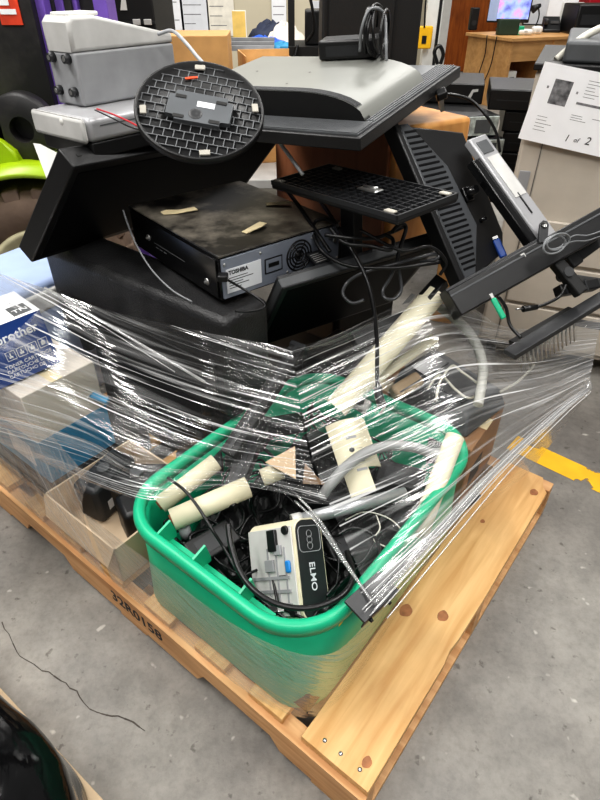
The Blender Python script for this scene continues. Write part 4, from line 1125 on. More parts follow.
film('film_sheet', S4, F3, 1.4, .4, nu=70, nv=30, seed=9.0, skew=-.75)
S5 = [[Q(.93, -.005, .475), Q(1.02, .15, .50), Q(1.06, .35, .54)], [Q(.97, .03, .31), Q(1.03, .15, .32), Q(1.05, .35, .34)], [Q(.97, .07, .145), Q(1.02, .18, .145), Q(1.03, .38, .145)]]
film('film_sheet', S5, F3, .5, .4, nu=20, nv=20, seed=13.0)
# gathered edge: several twisted strands to the knot
A_ = pxs((373, 603, .466), (430, 543, .468), (500, 467, .473), (560, 411, .488), (588, 390, .492))
for k in range(18):
    sp = 1 if k < 5 else 2.6
    off = V((random.uniform(-.01, .01) * sp, random.uniform(-.01, .01) * sp, random.uniform(-.012, .006)))
    pts = [INV @ (p + off * (1 - .75 * (i / 4))) for i, p in enumerate(A_)]
    MB().tube(spline(pts, 10), .0035 if k < 5 else .0011, 7).obj('gathered_edge', FB if k < 5 else FO, t)
B_ = pxs((300, 497, .478), (320, 520, .475), (345, 560, .47), (373, 603, .467))
for k in range(5):
    off = V((random.uniform(-.012, .012), random.uniform(-.012, .012), random.uniform(-.004, .004)))
    MB().tube(spline([INV @ (p + off * (1 - i / 3)) for i, p in enumerate(B_)], 10), .0022, 6).obj('gathered_edge', FB, t)
kn = INV @ PX(586, 388, z=.50)
mb = MB(); mb.tube([kn + V((.018 * math.cos(a), .006 * math.sin(2 * a), .018 * math.sin(a))) for a in [k * .524 for k in range(12)]], .008, 8, closed=True); mb.obj('knot', FB, t)
# long straight folds across the subwoofer side
for p0, p1 in (((45, 288, .69), (205, 382, .60)), ((96, 322, .66), (175, 372, .61))):
    a, b = INV @ PX(p0[0], p0[1], z=p0[2]), INV @ PX(p1[0], p1[1], z=p1[2])
    MB().tube([a, b], .0032 if p0[0] < 90 else .0012, 6).obj('fold', FO, t)

# ================================================================== COPIER ON THE RIGHT
o_ = PX(520, 145, Y=2.08); o_.z = 0
M_ = WF(o_.x, o_.y, 0, -22)
t = thing('office_copier', 'putty coloured office copier with a paper sheet on its side', 'copier', M_)
MB().box(0, .75, 0, .62, .07, 1.065, .012).obj('cabinet', COPG, t)
MB().box(-.01, .76, -.012, .63, 1.065, 1.085, .004).obj('dark_rim', BLK, t)
MB().box(.07, .76, .02, .62, 1.085, 1.145, .01).obj('document_feeder', DGR, t)
for z0, z1 in ((.10, .26), (.275, .435), (.45, .60)):
    d_ = MB().box(.075, .74, -.016, .0, z0, z1, .004).obj('drawer', COPG, t)
    MB().box(.30, .55, -.0175, -.0155, z1 - .045, z1 - .015, .002).obj('handle_recess', DGR, d_)
MB().box(.07, .072, -.003, 0, .08, 1.05).obj('panel_seam', DGR, t)
MB().box(.018, .055, -.004, .0, .66, .76, .002).obj('latch', GREY, t)
for x in (.06, .69):
    for y in (.06, .55):
        MB().cyl((x - .02, y, .036), (x + .02, y, .036), .035, .035, 20).obj('caster', BLK, t)
# paper sheet
I_ = M_.inverted()
def onface(px, py, off=-.022):
    # hit the copier front plane y = off
    o = V((0, 0, CAMH)); d = PX(px, py, Y=2) - o
    o2 = I_ @ o; d2 = (I_.to_3x3() @ d); k = (off - o2.y) / d2.y
    return M_ @ (o2 + d2 * k)
p0 = onface(518, 138); p1 = onface(600, 157); p2 = onface(548, 62)
MP = FR(p0, p1, p2); ph = (p2 - p0).length; pw = ph * 1.29
t = thing('paper_sheet', 'white printed sheet with handwriting taped to the copier', 'paper', MP)
MB().box(0, pw, 0, ph, 0, .0008).obj('sheet', PAPER, t)
MB().box(pw * .17, pw * .36, ph * .52, ph * .83, .0008, .0012).obj('printed_picture', mat('print_noise', rgb(110, 110, 112), .7, var=.75, scale=45), t)
MB().box(pw * .46, pw * 1.0 - .01, ph * .58, ph * .61, .0008, .0012).obj('printed_bar', INKG, t)
for xa, xb, ya, dy_, n_ in ((.50, .56, .88, .04, 6), (.12, .18, .34, .045, 5), (.46, .52, .44, .03, 3), (.68, .84, .44, .03, 1)):
    for k in range(n_):
        w_ = random.uniform(.02, .12)
        MB().box(pw * xa, pw * (xb + w_), ph * (ya - k * dy_), ph * (ya + .006 - k * dy_), .0008, .0012).obj('text_line', INKG, t)
for x_ in (.11, .42): MB().box(pw * x_, pw * (x_ + .02), ph * .70, ph * .73, .0008, .0012).obj('printed_mark', INKG, t)
mb = MB()
T2 = lambda x, y: Matrix.Translation((pw * x, ph * y, .0012))
mb.text('1', .030, T2(.48, .10), shear=.15); mb.text('of', .020, T2(.58, .115), shear=.2); mb.text('2', .034, T2(.70, .115), shear=.15)
mb.obj('handwriting', INK, t)
cord('white_pipe', 'white cable rising over the copier top at the right', [M_ @ V((.05, .10, 1.085)), M_ @ V((.12, .14, 1.15)), M_ @ V((.24, .22, 1.21)), M_ @ V((.34, .28, 1.30))], .012, CORDW)
t = thing('wooden_board', 'strip of light wood board leaning left of the copier', 'board', WF(o_.x - .05, o_.y + .25, 0, -22))
MB().box(-.10, .0, 0, .02, 0, .78, .002).obj('plank', DESKM, t); MB().box(-.10, .0, -.004, 0, .30, .36).obj('cleat', CARD, t)

# ================================================================== STACKED DESKTOP COMPUTERS
t = thing('work_table', 'low dark table carrying the stacked desktop computers', 'table', WF(.88, 3.05, -.07, -14))
MB().box(-.42, .48, -.28, .34, .50, .535, .004).obj('tabletop', CHAR, t)
for x in (-.39, .43):
    for y in (-.24, .28): MB().box(x, x + .03, y, y + .03, .07, .50).obj('leg', BLK, t)
def pc(label, x, y, z, yaw, w, d, h, face):
    t = thing('desktop_computer', label, 'computer', WF(x, y, z, yaw), 'stacked desktop computers')
    MB().box(-w / 2, w / 2, 0, d, 0, h - .003, .004).obj('case', BLK, t)
    f_ = MB().box(-w / 2 + .003, w / 2 - .003, -.008, 0, .004, h - .006, .002).obj('front_panel', GUTS if face else BLK, t, 'bare metal front' if face else None)
    if face:
        mb = MB()
        for k in range(3): mb.box(-w / 2 + .02 + k * w * .3, -w / 2 + .02 + k * w * .3 + w * .22, -.010, -.008, .015, h - .018)
        mb.obj('drive_bay', DGR, f_)
    else:
        mb = MB(); mb.prism([(w * .28, h * .25), (w * .34, h * .7), (w * .42, h * .75), (w * .42, h * .62), (w * .36, h * .58), (w * .33, h * .25)], -.0095, -.008, 'y'); mb.obj('emblem', LGREY, f_)
        MB().box(-w * .42, -w * .1, -.0088, -.008, h * .45, h * .5).obj('slot', CHAR, f_)
    return t
H_ = .088
names = ['topmost black desktop computer of the right stack', 'second black computer from the top in the right stack', 'third black computer from the top in the right stack', 'fourth black computer down in the right stack', 'bottom black computer of the right stack']
for k in range(5):
    pc(names[k], (1.06 if k == 0 else 1.10) + random.uniform(-.012, .012), 2.80, .465 + (4 - k) * H_, -14, .42 if k == 0 else .33, .38, H_, False)
names = ['black computer on top of the bare metal fronted stack', 'upper computer with bare metal front in the left stack', 'lower computer with bare metal front in the left stack', 'fourth computer down in the left stack', 'lowest computer of the left stack']
for k in range(5):
    pc(names[k], .70 + (.0, .02, .05, .02, .03)[k], 2.72 + (.30, 0, -.03, 0, 0)[k], .465 + (4 - k) * H_, (-14, 10, 8, -14, -14)[k], .33, .38, H_, k in (1, 2))

# ================================================================== DESK IN THE DISTANCE
dc = PX(513, 38, Y=7.6); dz = dc.z
M_ = FR(V((dc.x, dc.y, 0)), V((dc.x + 1.0, dc.y + .42, 0)), V((dc.x - .4, dc.y + 1, 0)))
t = thing('office_desk', 'light wood office desk far behind with open shelf bays', 'desk', M_)
MB().box(-.03, 2.2, -.03, .85, dz - .035, dz, .005).obj('desktop', DESKM, t)
MB().box(0, .035, 0, .82, 0.0, dz - .035).obj('end_panel', DESKM, t)
MB().box(2.1, 2.14, 0, .82, 0.0, dz - .035).obj('end_panel', DESKM, t)
MB().box(.62, .655, 0, .82, 0.0, dz - .035).obj('divider', DESKM, t)
MB().box(.035, 2.1, 0.02, .04, dz - .24, dz - .035).obj('drawer_front', DESKM, t)
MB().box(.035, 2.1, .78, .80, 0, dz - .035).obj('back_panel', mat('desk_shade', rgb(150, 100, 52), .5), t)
MB().box(.035, .62, 0.02, .80, .10, .125).obj('shelf', DESKM, t)
cord('desk_cable', 'thin cables drooping down the desk end panel', [M_ @ V((-.035, .42, dz)), M_ @ V((-.036, .40, dz - .2)), M_ @ V((-.036, .45, dz - .42)), M_ @ V((-.036, .36, dz - .5)), M_ @ V((-.036, .26, dz - .3)), M_ @ V((-.035, .24, dz))], .006, CORD)
def dk_(x, y): return M_ @ Matrix.Translation((x, y, dz))
def at_desk(px, py=None):   # point on the desktop plane seen at pixel
    return PX(px, py or 33, z=dz)
def DM(px, py, yaw=0):
    q = PX(px, py, z=dz + .001); return Matrix.Translation(q) @ Matrix.Rotation(math.radians(yaw), 4, 'Z')
t = thing('small_speaker', 'small black speaker on the left end of the desk', 'speaker', DM(472, 30)); MB().box(-.05, .05, -.05, .05, 0, .24, .01).obj('cabinet', BLK, t); MB().cyl((0, -.052, .08), (0, -.049, .08), .03, .03, 18).obj('driver', CHAR, t)
t = thing('desk_monitor', 'lit monitor on the desk with colourful picture', 'monitor', DM(505, 30, -12))
MB().box(-.25, .27, -.02, .03, .08, .62, .008).obj('casing', BLK, t)
def screen_mat():
    m = mat('screen_glow', rgb(120, 110, 200), .3, emit=.9); nt = m.node_tree
    for n in nt.nodes:
        if n.type == 'VALTORGB':
            n.color_ramp.elements[0].color = (*rgb(70, 60, 150), 1); n.color_ramp.elements[1].color = (*rgb(230, 110, 150), 1)
            e = n.color_ramp.elements.new(.5); e.color = (*rgb(150, 170, 235), 1)
        if n.type == 'TEX_NOISE': n.inputs['Scale'].default_value = 6
    return m
MB().box(-.13, .255, -.023, -.019, .12, .61).obj('screen', screen_mat(), t)
MB().box(-.245, -.13, -.023, -.019, .10, .61).obj('screen_border', LBLUE, t)
MB().box(-.03, .03, -.01, .02, 0, .09).obj('stand_neck', BLK, t); MB().box(-.12, .12, -.08, .08, 0, .015, .004).obj('stand_foot', BLK, t)
t = thing('green_toy', 'small green and dark box in front of the desk monitor', 'box', DM(508, 35)); MB().box(-.14, .10, -.05, .05, 0, .16, .01).obj('body', mat('dark_green', rgb(40, 60, 46), .5), t); MB().box(.10, .17, -.04, .04, 0, .09, .01).obj('green_part', GREEN, t)
t = thing('white_mouse', 'small white rounded item on the desk front edge', 'mouse', DM(524, 35)); MB().box(-.09, .09, -.05, .05, 0, .06, .025).obj('shell', WHITE, t); MB().box(-.02, .02, -.052, -.03, .02, .05, .004).obj('button', LGREY, t)
t = thing('white_mouse', 'second white item right of the first on the desk edge', 'mouse', DM(536, 34)); MB().box(-.06, .06, -.05, .05, 0, .08, .025).obj('shell', WHITE, t); MB().box(-.02, .02, -.052, -.03, .02, .05, .004).obj('button', LGREY, t)
t = thing('picture_board', 'white display board with black frame on the desk', 'board', DM(533, 27, -8)); MB().box(-.15, .17, 0, .02, .02, .40, .004).obj('frame', BLK, t); MB().box(-.135, .155, -.003, 0, .035, .385).obj('panel', LBL, t)
t = thing('white_board', 'plain white display board right of the black framed one', 'board', DM(556, 30, -5)); MB().box(-.16, .20, 0, .02, .0, .34, .004).obj('panel', PAPER, t); MB().box(.02, .10, -.006, .03, .33, .37, .004).obj('clip', BLK, t)
t = thing('desk_lamp', 'little black desk lamp leaning before the display boards', 'lamp', DM(533, 33)); MB().lathe([(0, .012), (.05, .012), (.055, 0)], 20).obj('base', BLK, t); MB().tube(spline([(0, 0, .01), (.03, 0, .16), (.0, 0, .27)], 6), .008, 8).obj('arm', BLK, t); MB().tube([(.02, 0, .28), (-.07, -.02, .24)], .02, 14, .045).obj('shade', BLK, t)
t = thing('desk_phone', 'black desk phone with handset on the desk', 'phone', DM(550, 32, -10)); MB().hexa([(-.1, -.1, 0), (.1, -.1, 0), (.1, .12, 0), (-.1, .12, 0), (-.1, -.1, .03), (.1, -.1, .03), (.1, .12, .16), (-.1, .12, .16)], .008).obj('body', BLK, t); MB().box(-.1, -.05, -.1, .12, .08, .14, .015).obj('handset', CHAR, t); MB().box(-.02, .08, -.02, .07, .09, .115).obj('keypad', DGR, t)
t = thing('photo_frame', 'white framed dark picture at the right end of the desk', 'picture frame', DM(567, 31, -6)); MB().box(-.13, .13, 0, .02, 0, .30, .004).obj('frame', WHITE, t); MB().box(-.06, .06, -.003, 0, .06, .24).obj('picture', BLK, t)
t = thing('black_printer', 'black boxy machine at the right end behind the copier', 'printer', WF(PX(592, 30, Y=8.2).x, 8.2, dz)); MB().box(-.3, .4, -.2, .3, 0, .30, .02).obj('housing', BLK, t); MB().box(-.25, .35, -.21, -.2, .1, .2).obj('panel', CHAR, t)
t = thing('red_tool_chest', 'red chest with round emblem at the far right back', 'chest', WF(PX(601, 12, Y=10.2).x, 10.2, 0)); MB().box(-.30, .6, -.2, .3, .0, 1.15, .02).obj('body', RED, t); MB().cyl((.02, -.206, .93), (.02, -.2, .93), .09, .09, 24).obj('emblem', LBL, t); MB().box(-.25, .55, -.206, -.2, .80, .82).obj('seam', BLK, t)
t = thing('paper_tray', 'white paper holder standing in the desk shelf bay', 'holder', M_ @ Matrix.Translation((.16, .18, .126))); MB().box(-.07, .07, -.1, .12, 0, .26, .01).obj('body', WHITE, t); MB().box(-.035, .035, -.103, -.1, .05, .2).obj('window', DGR, t)

# ================================================================== LEFT BACK: TALL BLACK CABINET, SHELF, TABLE
p0 = PX(322, 30, Y=2.25); p1 = PX(420, 30, Y=2.25)
t = thing('tall_black_speaker', 'tall matte black cabinet standing behind the grey television', 'speaker', WF(p0.x, 2.25, 0))
w_ = p1.x - p0.x
MB().box(0, w_, 0, .40, .02, 1.55, .006).obj('cabinet', BLKM, t)
MB().box(.02, w_ - .09, -.012, 0, .98, 1.53, .004).obj('grille', BLKM, t)
MB().box(.0, w_, .0, .42, 0, .03).obj('plinth', BLK, t)
# rack post with shelf
xx = PX(288, 20, Y=3.6).x
t = thing('metal_rack', 'black metal rack with a shelf and a thin post', 'rack', WF(xx, 3.6, 0))
MB().box(0, .035, 0, .035, 0, 2.0).obj('post', BLKM, t); MB().box(.55, .585, 0, .035, 0, 2.0).obj('post', BLKM, t)
zs = PX(310, 46, Y=3.6).z
MB().box(0, .58, -.05, .35, zs - .05, zs).obj('shelf', BLKM, t)
q = thing('router_box', 'black box with hanging leads on the rack shelf', 'device', WF(xx + .19, 3.62, zs)); MB().box(-.10, .14, 0, .2, 0, .16, .01).obj('body', BLK, q); MB().box(.04, .09, -.003, 0, .05, .30 - .16).obj('label', LBL, q)
cord('hanging_cable', 'black cable arching up from the rack shelf', [V((xx + .10, 3.56, zs + .02)), V((xx + .14, 3.55, zs + .10)), V((xx + .10, 3.56, zs + .3)), V((xx + .12, 3.57, zs + .5))], .008)
cord('hanging_cable', 'black cable looping under the rack shelf', [V((xx + .05, 3.54, zs + .01)), V((xx + .04, 3.52, zs - .07)), V((xx + .12, 3.52, zs - .12)), V((xx + .24, 3.53, zs - .06)), V((xx + .26, 3.54, zs + .01))], .008)
t = thing('red_tag', 'small white notice with red tip beside the rack', 'notice', WF(PX(317, 14, Y=3.9).x, 3.9, PX(317, 22, Y=3.9).z)); MB().box(-.03, .03, 0, .004, 0, .10).obj('card', PAPER, t); MB().box(-.02, .02, -.001, 0, -.04, 0).obj('red_tip', RED, t); MB().box(-.02, .02, -.001, 0, .02, .05).obj('picture', DGR, t)
# utility table with clutter
tz = PX(280, 56, Y=4.3).z
tx0, tx1 = PX(238, 50, Y=4.3).x, PX(330, 50, Y=4.3).x
t = thing('utility_table', 'grey green utility table with clutter by the back wall', 'table', WF(0, 4.3, 0))
MB().box(tx0, tx1, 0, 1.2, tz - .05, tz, .01).obj('tabletop', LGREY, t)
MB().box(tx0 + .02, tx1 - .02, .02, .68, tz - .40, tz - .05, .02).obj('basin', mat('grey_green', rgb(128, 138, 122), .5), t)
for x in (tx0 + .03, tx1 - .06):
    for y in (.04, .62): MB().box(x, x + .03, y, y + .03, 0, tz - .3).obj('leg', GREY, t)
def onT(px, py): q = PX(px, py, z=tz + .001); return q
q = onT(270, 45)
def lump(name, label, px, py, r, m, cat, sq=.5, m2=None):
    c = onT(px, py)
    t = thing(name, label, cat, Matrix.Translation(c))
    mb = MB(); mb.grid(lambda u, v: V((r * 1.4 * math.cos(u * 6.2832) * math.sin(v * 1.5708) * (1 + .2 * noise.noise(V((math.cos(u * 6.28) * 2, math.sin(u * 6.28) * 2, v * 3)))), r * math.sin(u * 6.2832) * math.sin(v * 1.5708), r * sq * math.cos(v * 1.5708) * (1 + .5 * noise.noise(V((math.cos(u * 6.28) * 3, math.sin(u * 6.28) * 3, v * 4)))))), 24, 8)
    mb.obj('bundle', m, t); MB().box(-r * .3, r * .4, -r * 1.01, -r * .9, r * .1, r * .3, .002).obj('fold', m2 or m, t)
lump('blue_cloth', 'bright blue crumpled cloth on the utility table', 264, 47, .12, mat('cloth_blue', rgb(36, 88, 190), .7), 'cloth')
lump('dark_bag', 'dark navy bag behind the blue cloth on the table', 272, 41, .13, mat('navy', rgb(36, 44, 66), .7), 'bag', .9)
lump('teal_cloth', 'teal cloth at the right of the blue cloth', 284, 49, .08, TEAL, 'cloth')
lump('white_bag', 'pale rounded bag near the rack post', 286, 45, .10, mat('bag_pale', rgb(218, 208, 196), .7), 'bag', 1.2)
t = thing('metal_rails', 'grey metal rails lying on the left of the utility table', 'rails', Matrix.Translation(onT(246, 50)))
for k in range(3): MB().box(-.22, .2, -.06 + k * .05, -.03 + k * .05, .0 + k * .02, .03 + k * .02).obj('rail', GREY, t)
# posters on the wall
def sheet(label, px0, py0, px1, py1, Y, m, nm='wall_sheet'):
    a = PX(px0, py1, Y=Y); b = PX(px1, py0, Y=Y); w = b.x - a.x; h = max(.3, b.z - a.z + .35)
    t = thing(nm, label, 'paper', WF(a.x, Y, a.z)); MB().box(0, w, 0, .004, 0, h).obj('sheet', m, t)
    mb = MB()
    for k in range(7): mb.box(w * .1, w * (.5 + .4 * random.random()), -.001, 0, h * (.12 + k * .11), h * (.12 + k * .11) + .006)
    mb.obj('printing', INKG, t)
sheet('left white sheet on the wall above the carton', 155, -6, 181, 30, 6.38, PAPER)
sheet('wide white sheet on the wall above the carton', 183, -6, 207, 34, 6.38, LBL)
sheet('cream sheet on the wall right of the wide white one', 209, -6, 233, 36, 6.38, mat('cream_sheet', rgb(232, 226, 212), .7))
sheet('pale sheet on the wall left of the rack post', 272, -6, 286, 24, 6.38, PAPER)
t = thing('yellow_folder', 'yellow paper folder standing on the utility table', 'folder', Matrix.Translation(onT(240, 42))); MB().box(-.05, .05, 0, .02, 0, .20).obj('cover', mat('folder_yellow', rgb(232, 196, 110), .6), t); MB().box(-.045, .055, .005, .015, .01, .205).obj('papers', PAPER, t)
# cardboard boxes in the middle distance
a = PX(160, 72, Y=2.75); b = PX(234, 72, Y=2.75)
t = thing('cardboard_box', 'brown cardboard box with a hand hole behind the round stand', 'box', WF(a.x - .02, 2.75, .55, 3))
w_ = b.x - a.x
MB().box(0, w_, 0, .30, 0, PX(190, 36, Y=2.75).z - .55, .003).obj('box_body', CARD, t)
MB().box(w_ - .075, w_ - .025, -.002, .0, .30 - .06, .335 - .06, .0005).obj('hand_hole', DARKW, t)
a2 = PX(236, 76, Y=3.0)
t = thing('open_box', 'open cardboard box with papers right of the closed one', 'box', WF(a2.x + .05, 2.98, .55, 12))
zz = PX(245, 56, Y=3.0).z - .55
mb = MB(); mb.box(0, .26, 0, .006, 0, zz - .05); mb.box(0, .26, .30, .306, 0, zz); mb.box(0, .006, 0, .306, 0, zz); mb.box(.254, .26, 0, .306, 0, zz - .03); mb.box(0, .26, 0, .306, 0, .005)
mb.obj('box_body', CARD, t); MB().box(.03, .24, .03, .27, .05, zz - .06, .01).obj('paper_pile', PAPER, t)
t = thing('folding_table', 'plain table under the cardboard boxes', 'table', WF(-.48, 2.7, 0))
MB().box(-.1, .55, .0, .60, .51, .55, .004).obj('tabletop', LGREY, t)
for x in (-.06, .49):
    for y in (.05, .53): MB().box(x, x + .03, y, y + .03, 0, .51).obj('leg', GREY, t)
# hanging yellow things and white frame column by the door
wcol = t = thing('wall_column', 'white pipe column between the black cabinet and the door', 'column', WF(PX(434, 20, Y=6).x, 6.0, 0)); MB().box(-.07, .07, 0, .1, 0, 2.6, .005).obj('post', WHITE, t); MB().box(.03, .055, -.01, 0, 0, 2.6).obj('conduit', BLK, t); MB().box(-.08, .08, -.01, .11, 0, .1).obj('foot', LGREY, t)
t = thing('yellow_switch', 'yellow pull box hanging on a cable by the column', 'switch', WF(PX(424, 40, Y=5.9).x, 5.9, PX(424, 49, Y=5.9).z)); MB().box(-.07, .07, 0, .05, 0, .17, .01).obj('housing', YEL, t); MB().tube(spline([(-.01, 0, .16), (-.02, 0, .4), (.02, 0, .7), (.0, 0, 1.2)], 8), .008, 8).obj('cable', CORD, t); MB().box(-.02, .02, -.004, 0, .04, .1).obj('slot', BLK, t)
cl = cord('cable_loop', 'black cable loop hanging at the foot of the white column', [V((PX(438, 60, Y=5.8).x, 5.8, PX(438, 64, Y=5.8).z)), V((PX(434, 55, Y=5.8).x, 5.8, PX(434, 52, Y=5.8).z)), V((PX(439, 50, Y=5.8).x, 5.8, PX(439, 46, Y=5.8).z)), V((PX(443, 55, Y=5.8).x, 5.8, PX(443, 54, Y=5.8).z)), V((PX(441, 60, Y=5.8).x, 5.8, PX(441, 64, Y=5.8).z))], .016)
cl.parent = wcol; cl.matrix_parent_inverse = wcol.matrix_world.inverted()
for k_ in ('label', 'category'): del cl[k_]
# dark rack at upper left
a = PX(106, 28, Y=3.2); b = PX(156, 28, Y=3.2)
t = thing('equipment_rack', 'black equipment rack with white tags behind the silver unit', 'rack', WF(a.x, 3.2, 0)); w_ = b.x - a.x
MB().box(0, w_, 0, .5, 0, 1.5, .006).obj('cabinet', BLKM, t)
MB().box(.0, w_, -.006, 0, PX(130, 24, Y=3.2).z, PX(130, 21, Y=3.2).z).obj('shelf_edge', CHAR, t)
c = PX(124, 5, Y=3.2); MB().prism([(c.x - a.x - .02, c.z - .02), (c.x - a.x + .012, c.z - .02), (c.x - a.x + .012, c.z + .02), (c.x - a.x - .005, c.z + .03)], -.004, 0, 'y').obj('white_tag', WHITE, t)
for px_ in (137, 148):
    c = PX(px_, 22, Y=3.2); MB().box(c.x - a.x - .018, c.x - a.x + .018, -.01, 0, c.z - .012, c.z + .012, .003).obj('lock', LGREY, t)

# ================================================================== FORKLIFT
t = thing('forklift', 'forklift with black and purple mast and lime green bodywork', 'forklift', WF(0, 0, 0))
def col(px0, px1, Y, m, nm, d=.12, z0=.05, z1=2.1):
    a, b = PX(px0, 0, Y=Y).x, PX(px1, 0, Y=Y).x
    return MB().box(a, b, Y, Y + d, z0, z1, .004).obj(nm, m, t)
ms = col(-95, 30, 2.32, FKB, 'mast_channel', .14)
col(30, 43, 2.36, PURP, 'mast_rail'); col(43, 52, 2.42, FKB, 'chain_guard'); col(52, 62, 2.44, PURP, 'mast_rail'); col(62, 70, 2.45, FKB, 'hose'); col(70, 76, 2.47, PURP, 'mast_rail'); col(76, 93, 2.5, FKB, 'mast_channel'); col(92, 106, 2.47, PURP, 'mast_rail')
a = PX(2, 25, Y=2.315); b = PX(17, 0, Y=2.315)
st = MB().box(a.x, b.x, 2.314, 2.319, a.z, b.z + .06).obj('warning_sticker', mat('sticker_red', rgb(222, 74, 44), .5, var=.3), t)
mb = MB(); mb.box(a.x + .006, b.x - .012, 2.312, 2.314, a.z + .030, a.z + .045); mb.box(a.x + .01, b.x - .03, 2.312, 2.314, a.z + .055, a.z + .11); mb.box(a.x + .028, b.x - .008, 2.312, 2.314, a.z + .085, a.z + .12); mb.obj('sticker_print', PAPER, st)
# carriage plate with round hole
c = PX(25, 128, Y=2.18)
mb = MB(); R1 = .085
outer = []
for k in range(28):
    an = k * 2 * math.pi / 28; r = R1 * 1.25
    outer.append((r * math.cos(an), r * math.sin(an)))
M3 = Matrix.Translation(c) @ Matrix.Rotation(math.pi / 2, 4, 'X')
mb.lathe([(.042, .03), (.105, .03), (.115, .02), (.115, -.03), (.042, -.03), (.042, .03)], 36, M3)
mb.box(c.x - .30, c.x - .06, c.y - .03, c.y + .03, c.z - .06, c.z + .04, .01)
mb.obj('carriage_plate', FKB, t)
MB().cyl((c.x, c.y + .02, c.z), (c.x, c.y + .06, c.z), .043, .043, 24).obj('pivot_bore', BLK, t)
# wheel
wc = PX(52, 283, Y=2.2); wc.z = .375
wc = PX(50, 272, Y=2.06)
MW = Matrix.Translation((wc.x, 2.06, .357)) @ Matrix.Scale(.93, 4) @ Matrix.Rotation(math.radians(14), 4, 'Z') @ Matrix.Rotation(math.pi / 2, 4, 'X')
mb = MB(); mb.lathe([(.215, .03), (.245, .055), (.30, .07), (.345, .062), (.362, .04), (.37, .0), (.37, -.14), (.35, -.17), (.225, -.16)], 64, MW)
for k in range(22):
    m_ = MW @ Matrix.Rotation(k * 2 * math.pi / 22, 4, 'Z')
    mb.box(.335, .381, -.030, .030, -.02, .060, .006, m_)
wh = mb.obj('tyre', RUB, t)
mb = MB(); mb.lathe([(.0, .0), (.10, .0), (.12, .02), (.19, .02), (.205, .045), (.225, .05), (.23, .03)], 48, MW); mb.obj('wheel_rim', CREAM, wh)
for k in range(6):
    m_ = MW @ Matrix.Rotation(k * math.pi / 3, 4, 'Z'); MB().cyl(m_ @ V((.15, 0, .018)), m_ @ V((.15, 0, .034)), .014, .014, 8).obj('wheel_nut', METAL, wh)
# fender and body
prof = []
for k in range(15):
    an = math.radians(20 + k * 12); prof.append((.43 * math.cos(an), .43 * math.sin(an)))
MWF = Matrix.Translation((wc.x, 2.06, .372)) @ Matrix.Rotation(math.radians(14), 4, 'Z')
mb = MB()
mb.lathe([(.388, -.24), (.405, -.24), (.405, .09), (.388, .09), (.388, -.24)], 30, MWF @ Matrix.Rotation(math.pi / 2, 4, 'X'), math.radians(35), math.radians(175))
mb.obj('fender', LIME, t)
mb = MB(); BP = [PX(x, y, Y=2.12) for x, y in ((-90, 90), (-20, 130), (2, 143), (14, 152), (20, 162), (17, 169), (-30, 176), (-90, 190))]
mb.prism([(q.x, q.z) for q in BP], 2.12, 2.50, 'y', .012)
mb.obj('bodywork', LIME, t)
mb = MB(); mb.box(wc.x - .9, wc.x + .5, 2.75, 2.95, .25, .78, .01); mb.obj('chassis', FKB, t)

# ================================================================== BLACK WRAPPED LOAD BOTTOM LEFT
M_ = WF(0, 0, 0)
e0 = PX(0, 700, z=.28); e1 = PX(58, 762, z=.26); e2 = PX(74, 812, z=.24)
t = thing('black_wrapped_load', 'glossy black wrapped load at the bottom left corner', 'wrapped load', Matrix.Translation(PX(0, 800, z=.142)))
o_ = t.matrix_world.translation
c = [PX(-60, 640, z=.30), PX(0, 697, z=.30), PX(30, 722, z=.29), PX(52, 750, z=.28), PX(62, 775, z=.27), PX(72, 815, z=.25), PX(80, 900, z=.24)]
rows = []
for p in c:
    q = p - o_
    r = [V((q.x + .012, q.y + .006, .004)), V((q.x + .006, q.y + .002, (q.z) * .5)), q, q + V((-.04, -.035, .05)), q + V((-.10, -.09, .085)), q + V((-.2, -.17, .10)), q + V((-.36, -.28, .10)), q + V((-.40, -.32, -.1))]
    rows.append(r)
BW = mat('black_film', rgb(14, 14, 15), .10, bump=.35, bscale=9, stretch=(3, 3, 12))
mb = MB(); mb.grid(lambda u, v: crom([crom(r, v) for r in rows], u) + V((0, 0, .004 * noise.noise(V((u * 6, v * 30, 3))))), 50, 40)
mb.obj('film_wrap', BW, t, recalc=False)
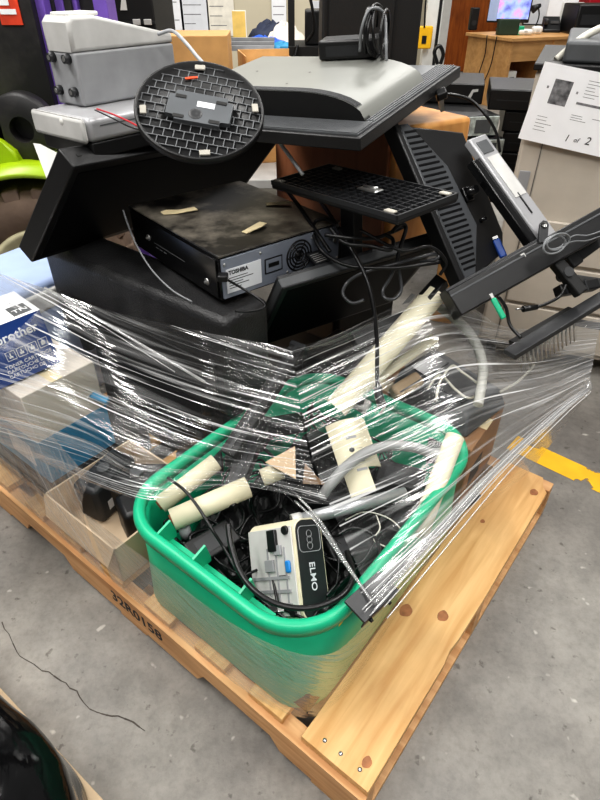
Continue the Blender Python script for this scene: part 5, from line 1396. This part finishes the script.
t = thing('second_pallet', 'weathered pallet edge under the black wrapped load', 'pallet', FR(PX(100, 806, z=.0), PX(20, 718, z=.0), PX(-40, 900, z=0)))
for k, y in enumerate((.0, .10, .20)): MB().box(-.4, 1.1, y, y + .085, .115, .135, .002).obj('deck_board', DARKW if k else CARDT, t)
MB().box(-.4, 1.1, .004, .04, 0.0, .115, .002).obj('stringer', PINEB, t)

# ================================================================== LIGHT
w = bpy.data.worlds.new('world'); S.world = w; w.use_nodes = True
nt = w.node_tree; bg = nt.nodes['Background']
tc = nt.nodes.new('ShaderNodeTexCoord'); sp = nt.nodes.new('ShaderNodeSeparateXYZ'); rp = nt.nodes.new('ShaderNodeValToRGB')
nt.links.new(tc.outputs['Generated'], sp.inputs[0]); nt.links.new(sp.outputs['Z'], rp.inputs[0])
rp.color_ramp.elements[0].color = (.30, .29, .28, 1); rp.color_ramp.elements[1].color = (.62, .62, .61, 1)
nt.links.new(rp.outputs[0], bg.inputs['Color']); bg.inputs['Strength'].default_value = .55
def area(name, loc, rot, sx, sy, e, c=(1, .98, .95)):
    l = bpy.data.lights.new(name, 'AREA'); l.shape = 'RECTANGLE'; l.size = sx; l.size_y = sy; l.energy = e; l.color = c
    o = bpy.data.objects.new(name, l); COL.objects.link(o); o.location = loc; o.rotation_euler = rot; return o
area('ceiling_tube_light', (-1.6, 1.2, 3.6), (0, 0, 0), .35, 3.0, 125)
area('ceiling_tube_light', (1.4, 1.6, 3.6), (0, 0, 0), .35, 3.0, 95)
area('ceiling_tube_light', (0, 4.6, 3.4), (0, 0, 0), 4.0, .35, 105)
area('ceiling_tube_light', (2.4, 7.5, 3.2), (0, 0, 0), 4.0, .5, 95)
area('ceiling_tube_light', (0.3, -1.2, 3.6), (0, 0, 0), 3.0, .35, 85)
S.view_settings.view_transform = 'Standard'; S.view_settings.look = 'Medium High Contrast'; S.view_settings.exposure = -0.12
S.cycles.transparent_max_bounces = 24; S.cycles.max_bounces = 8; S.cycles.use_denoising = True
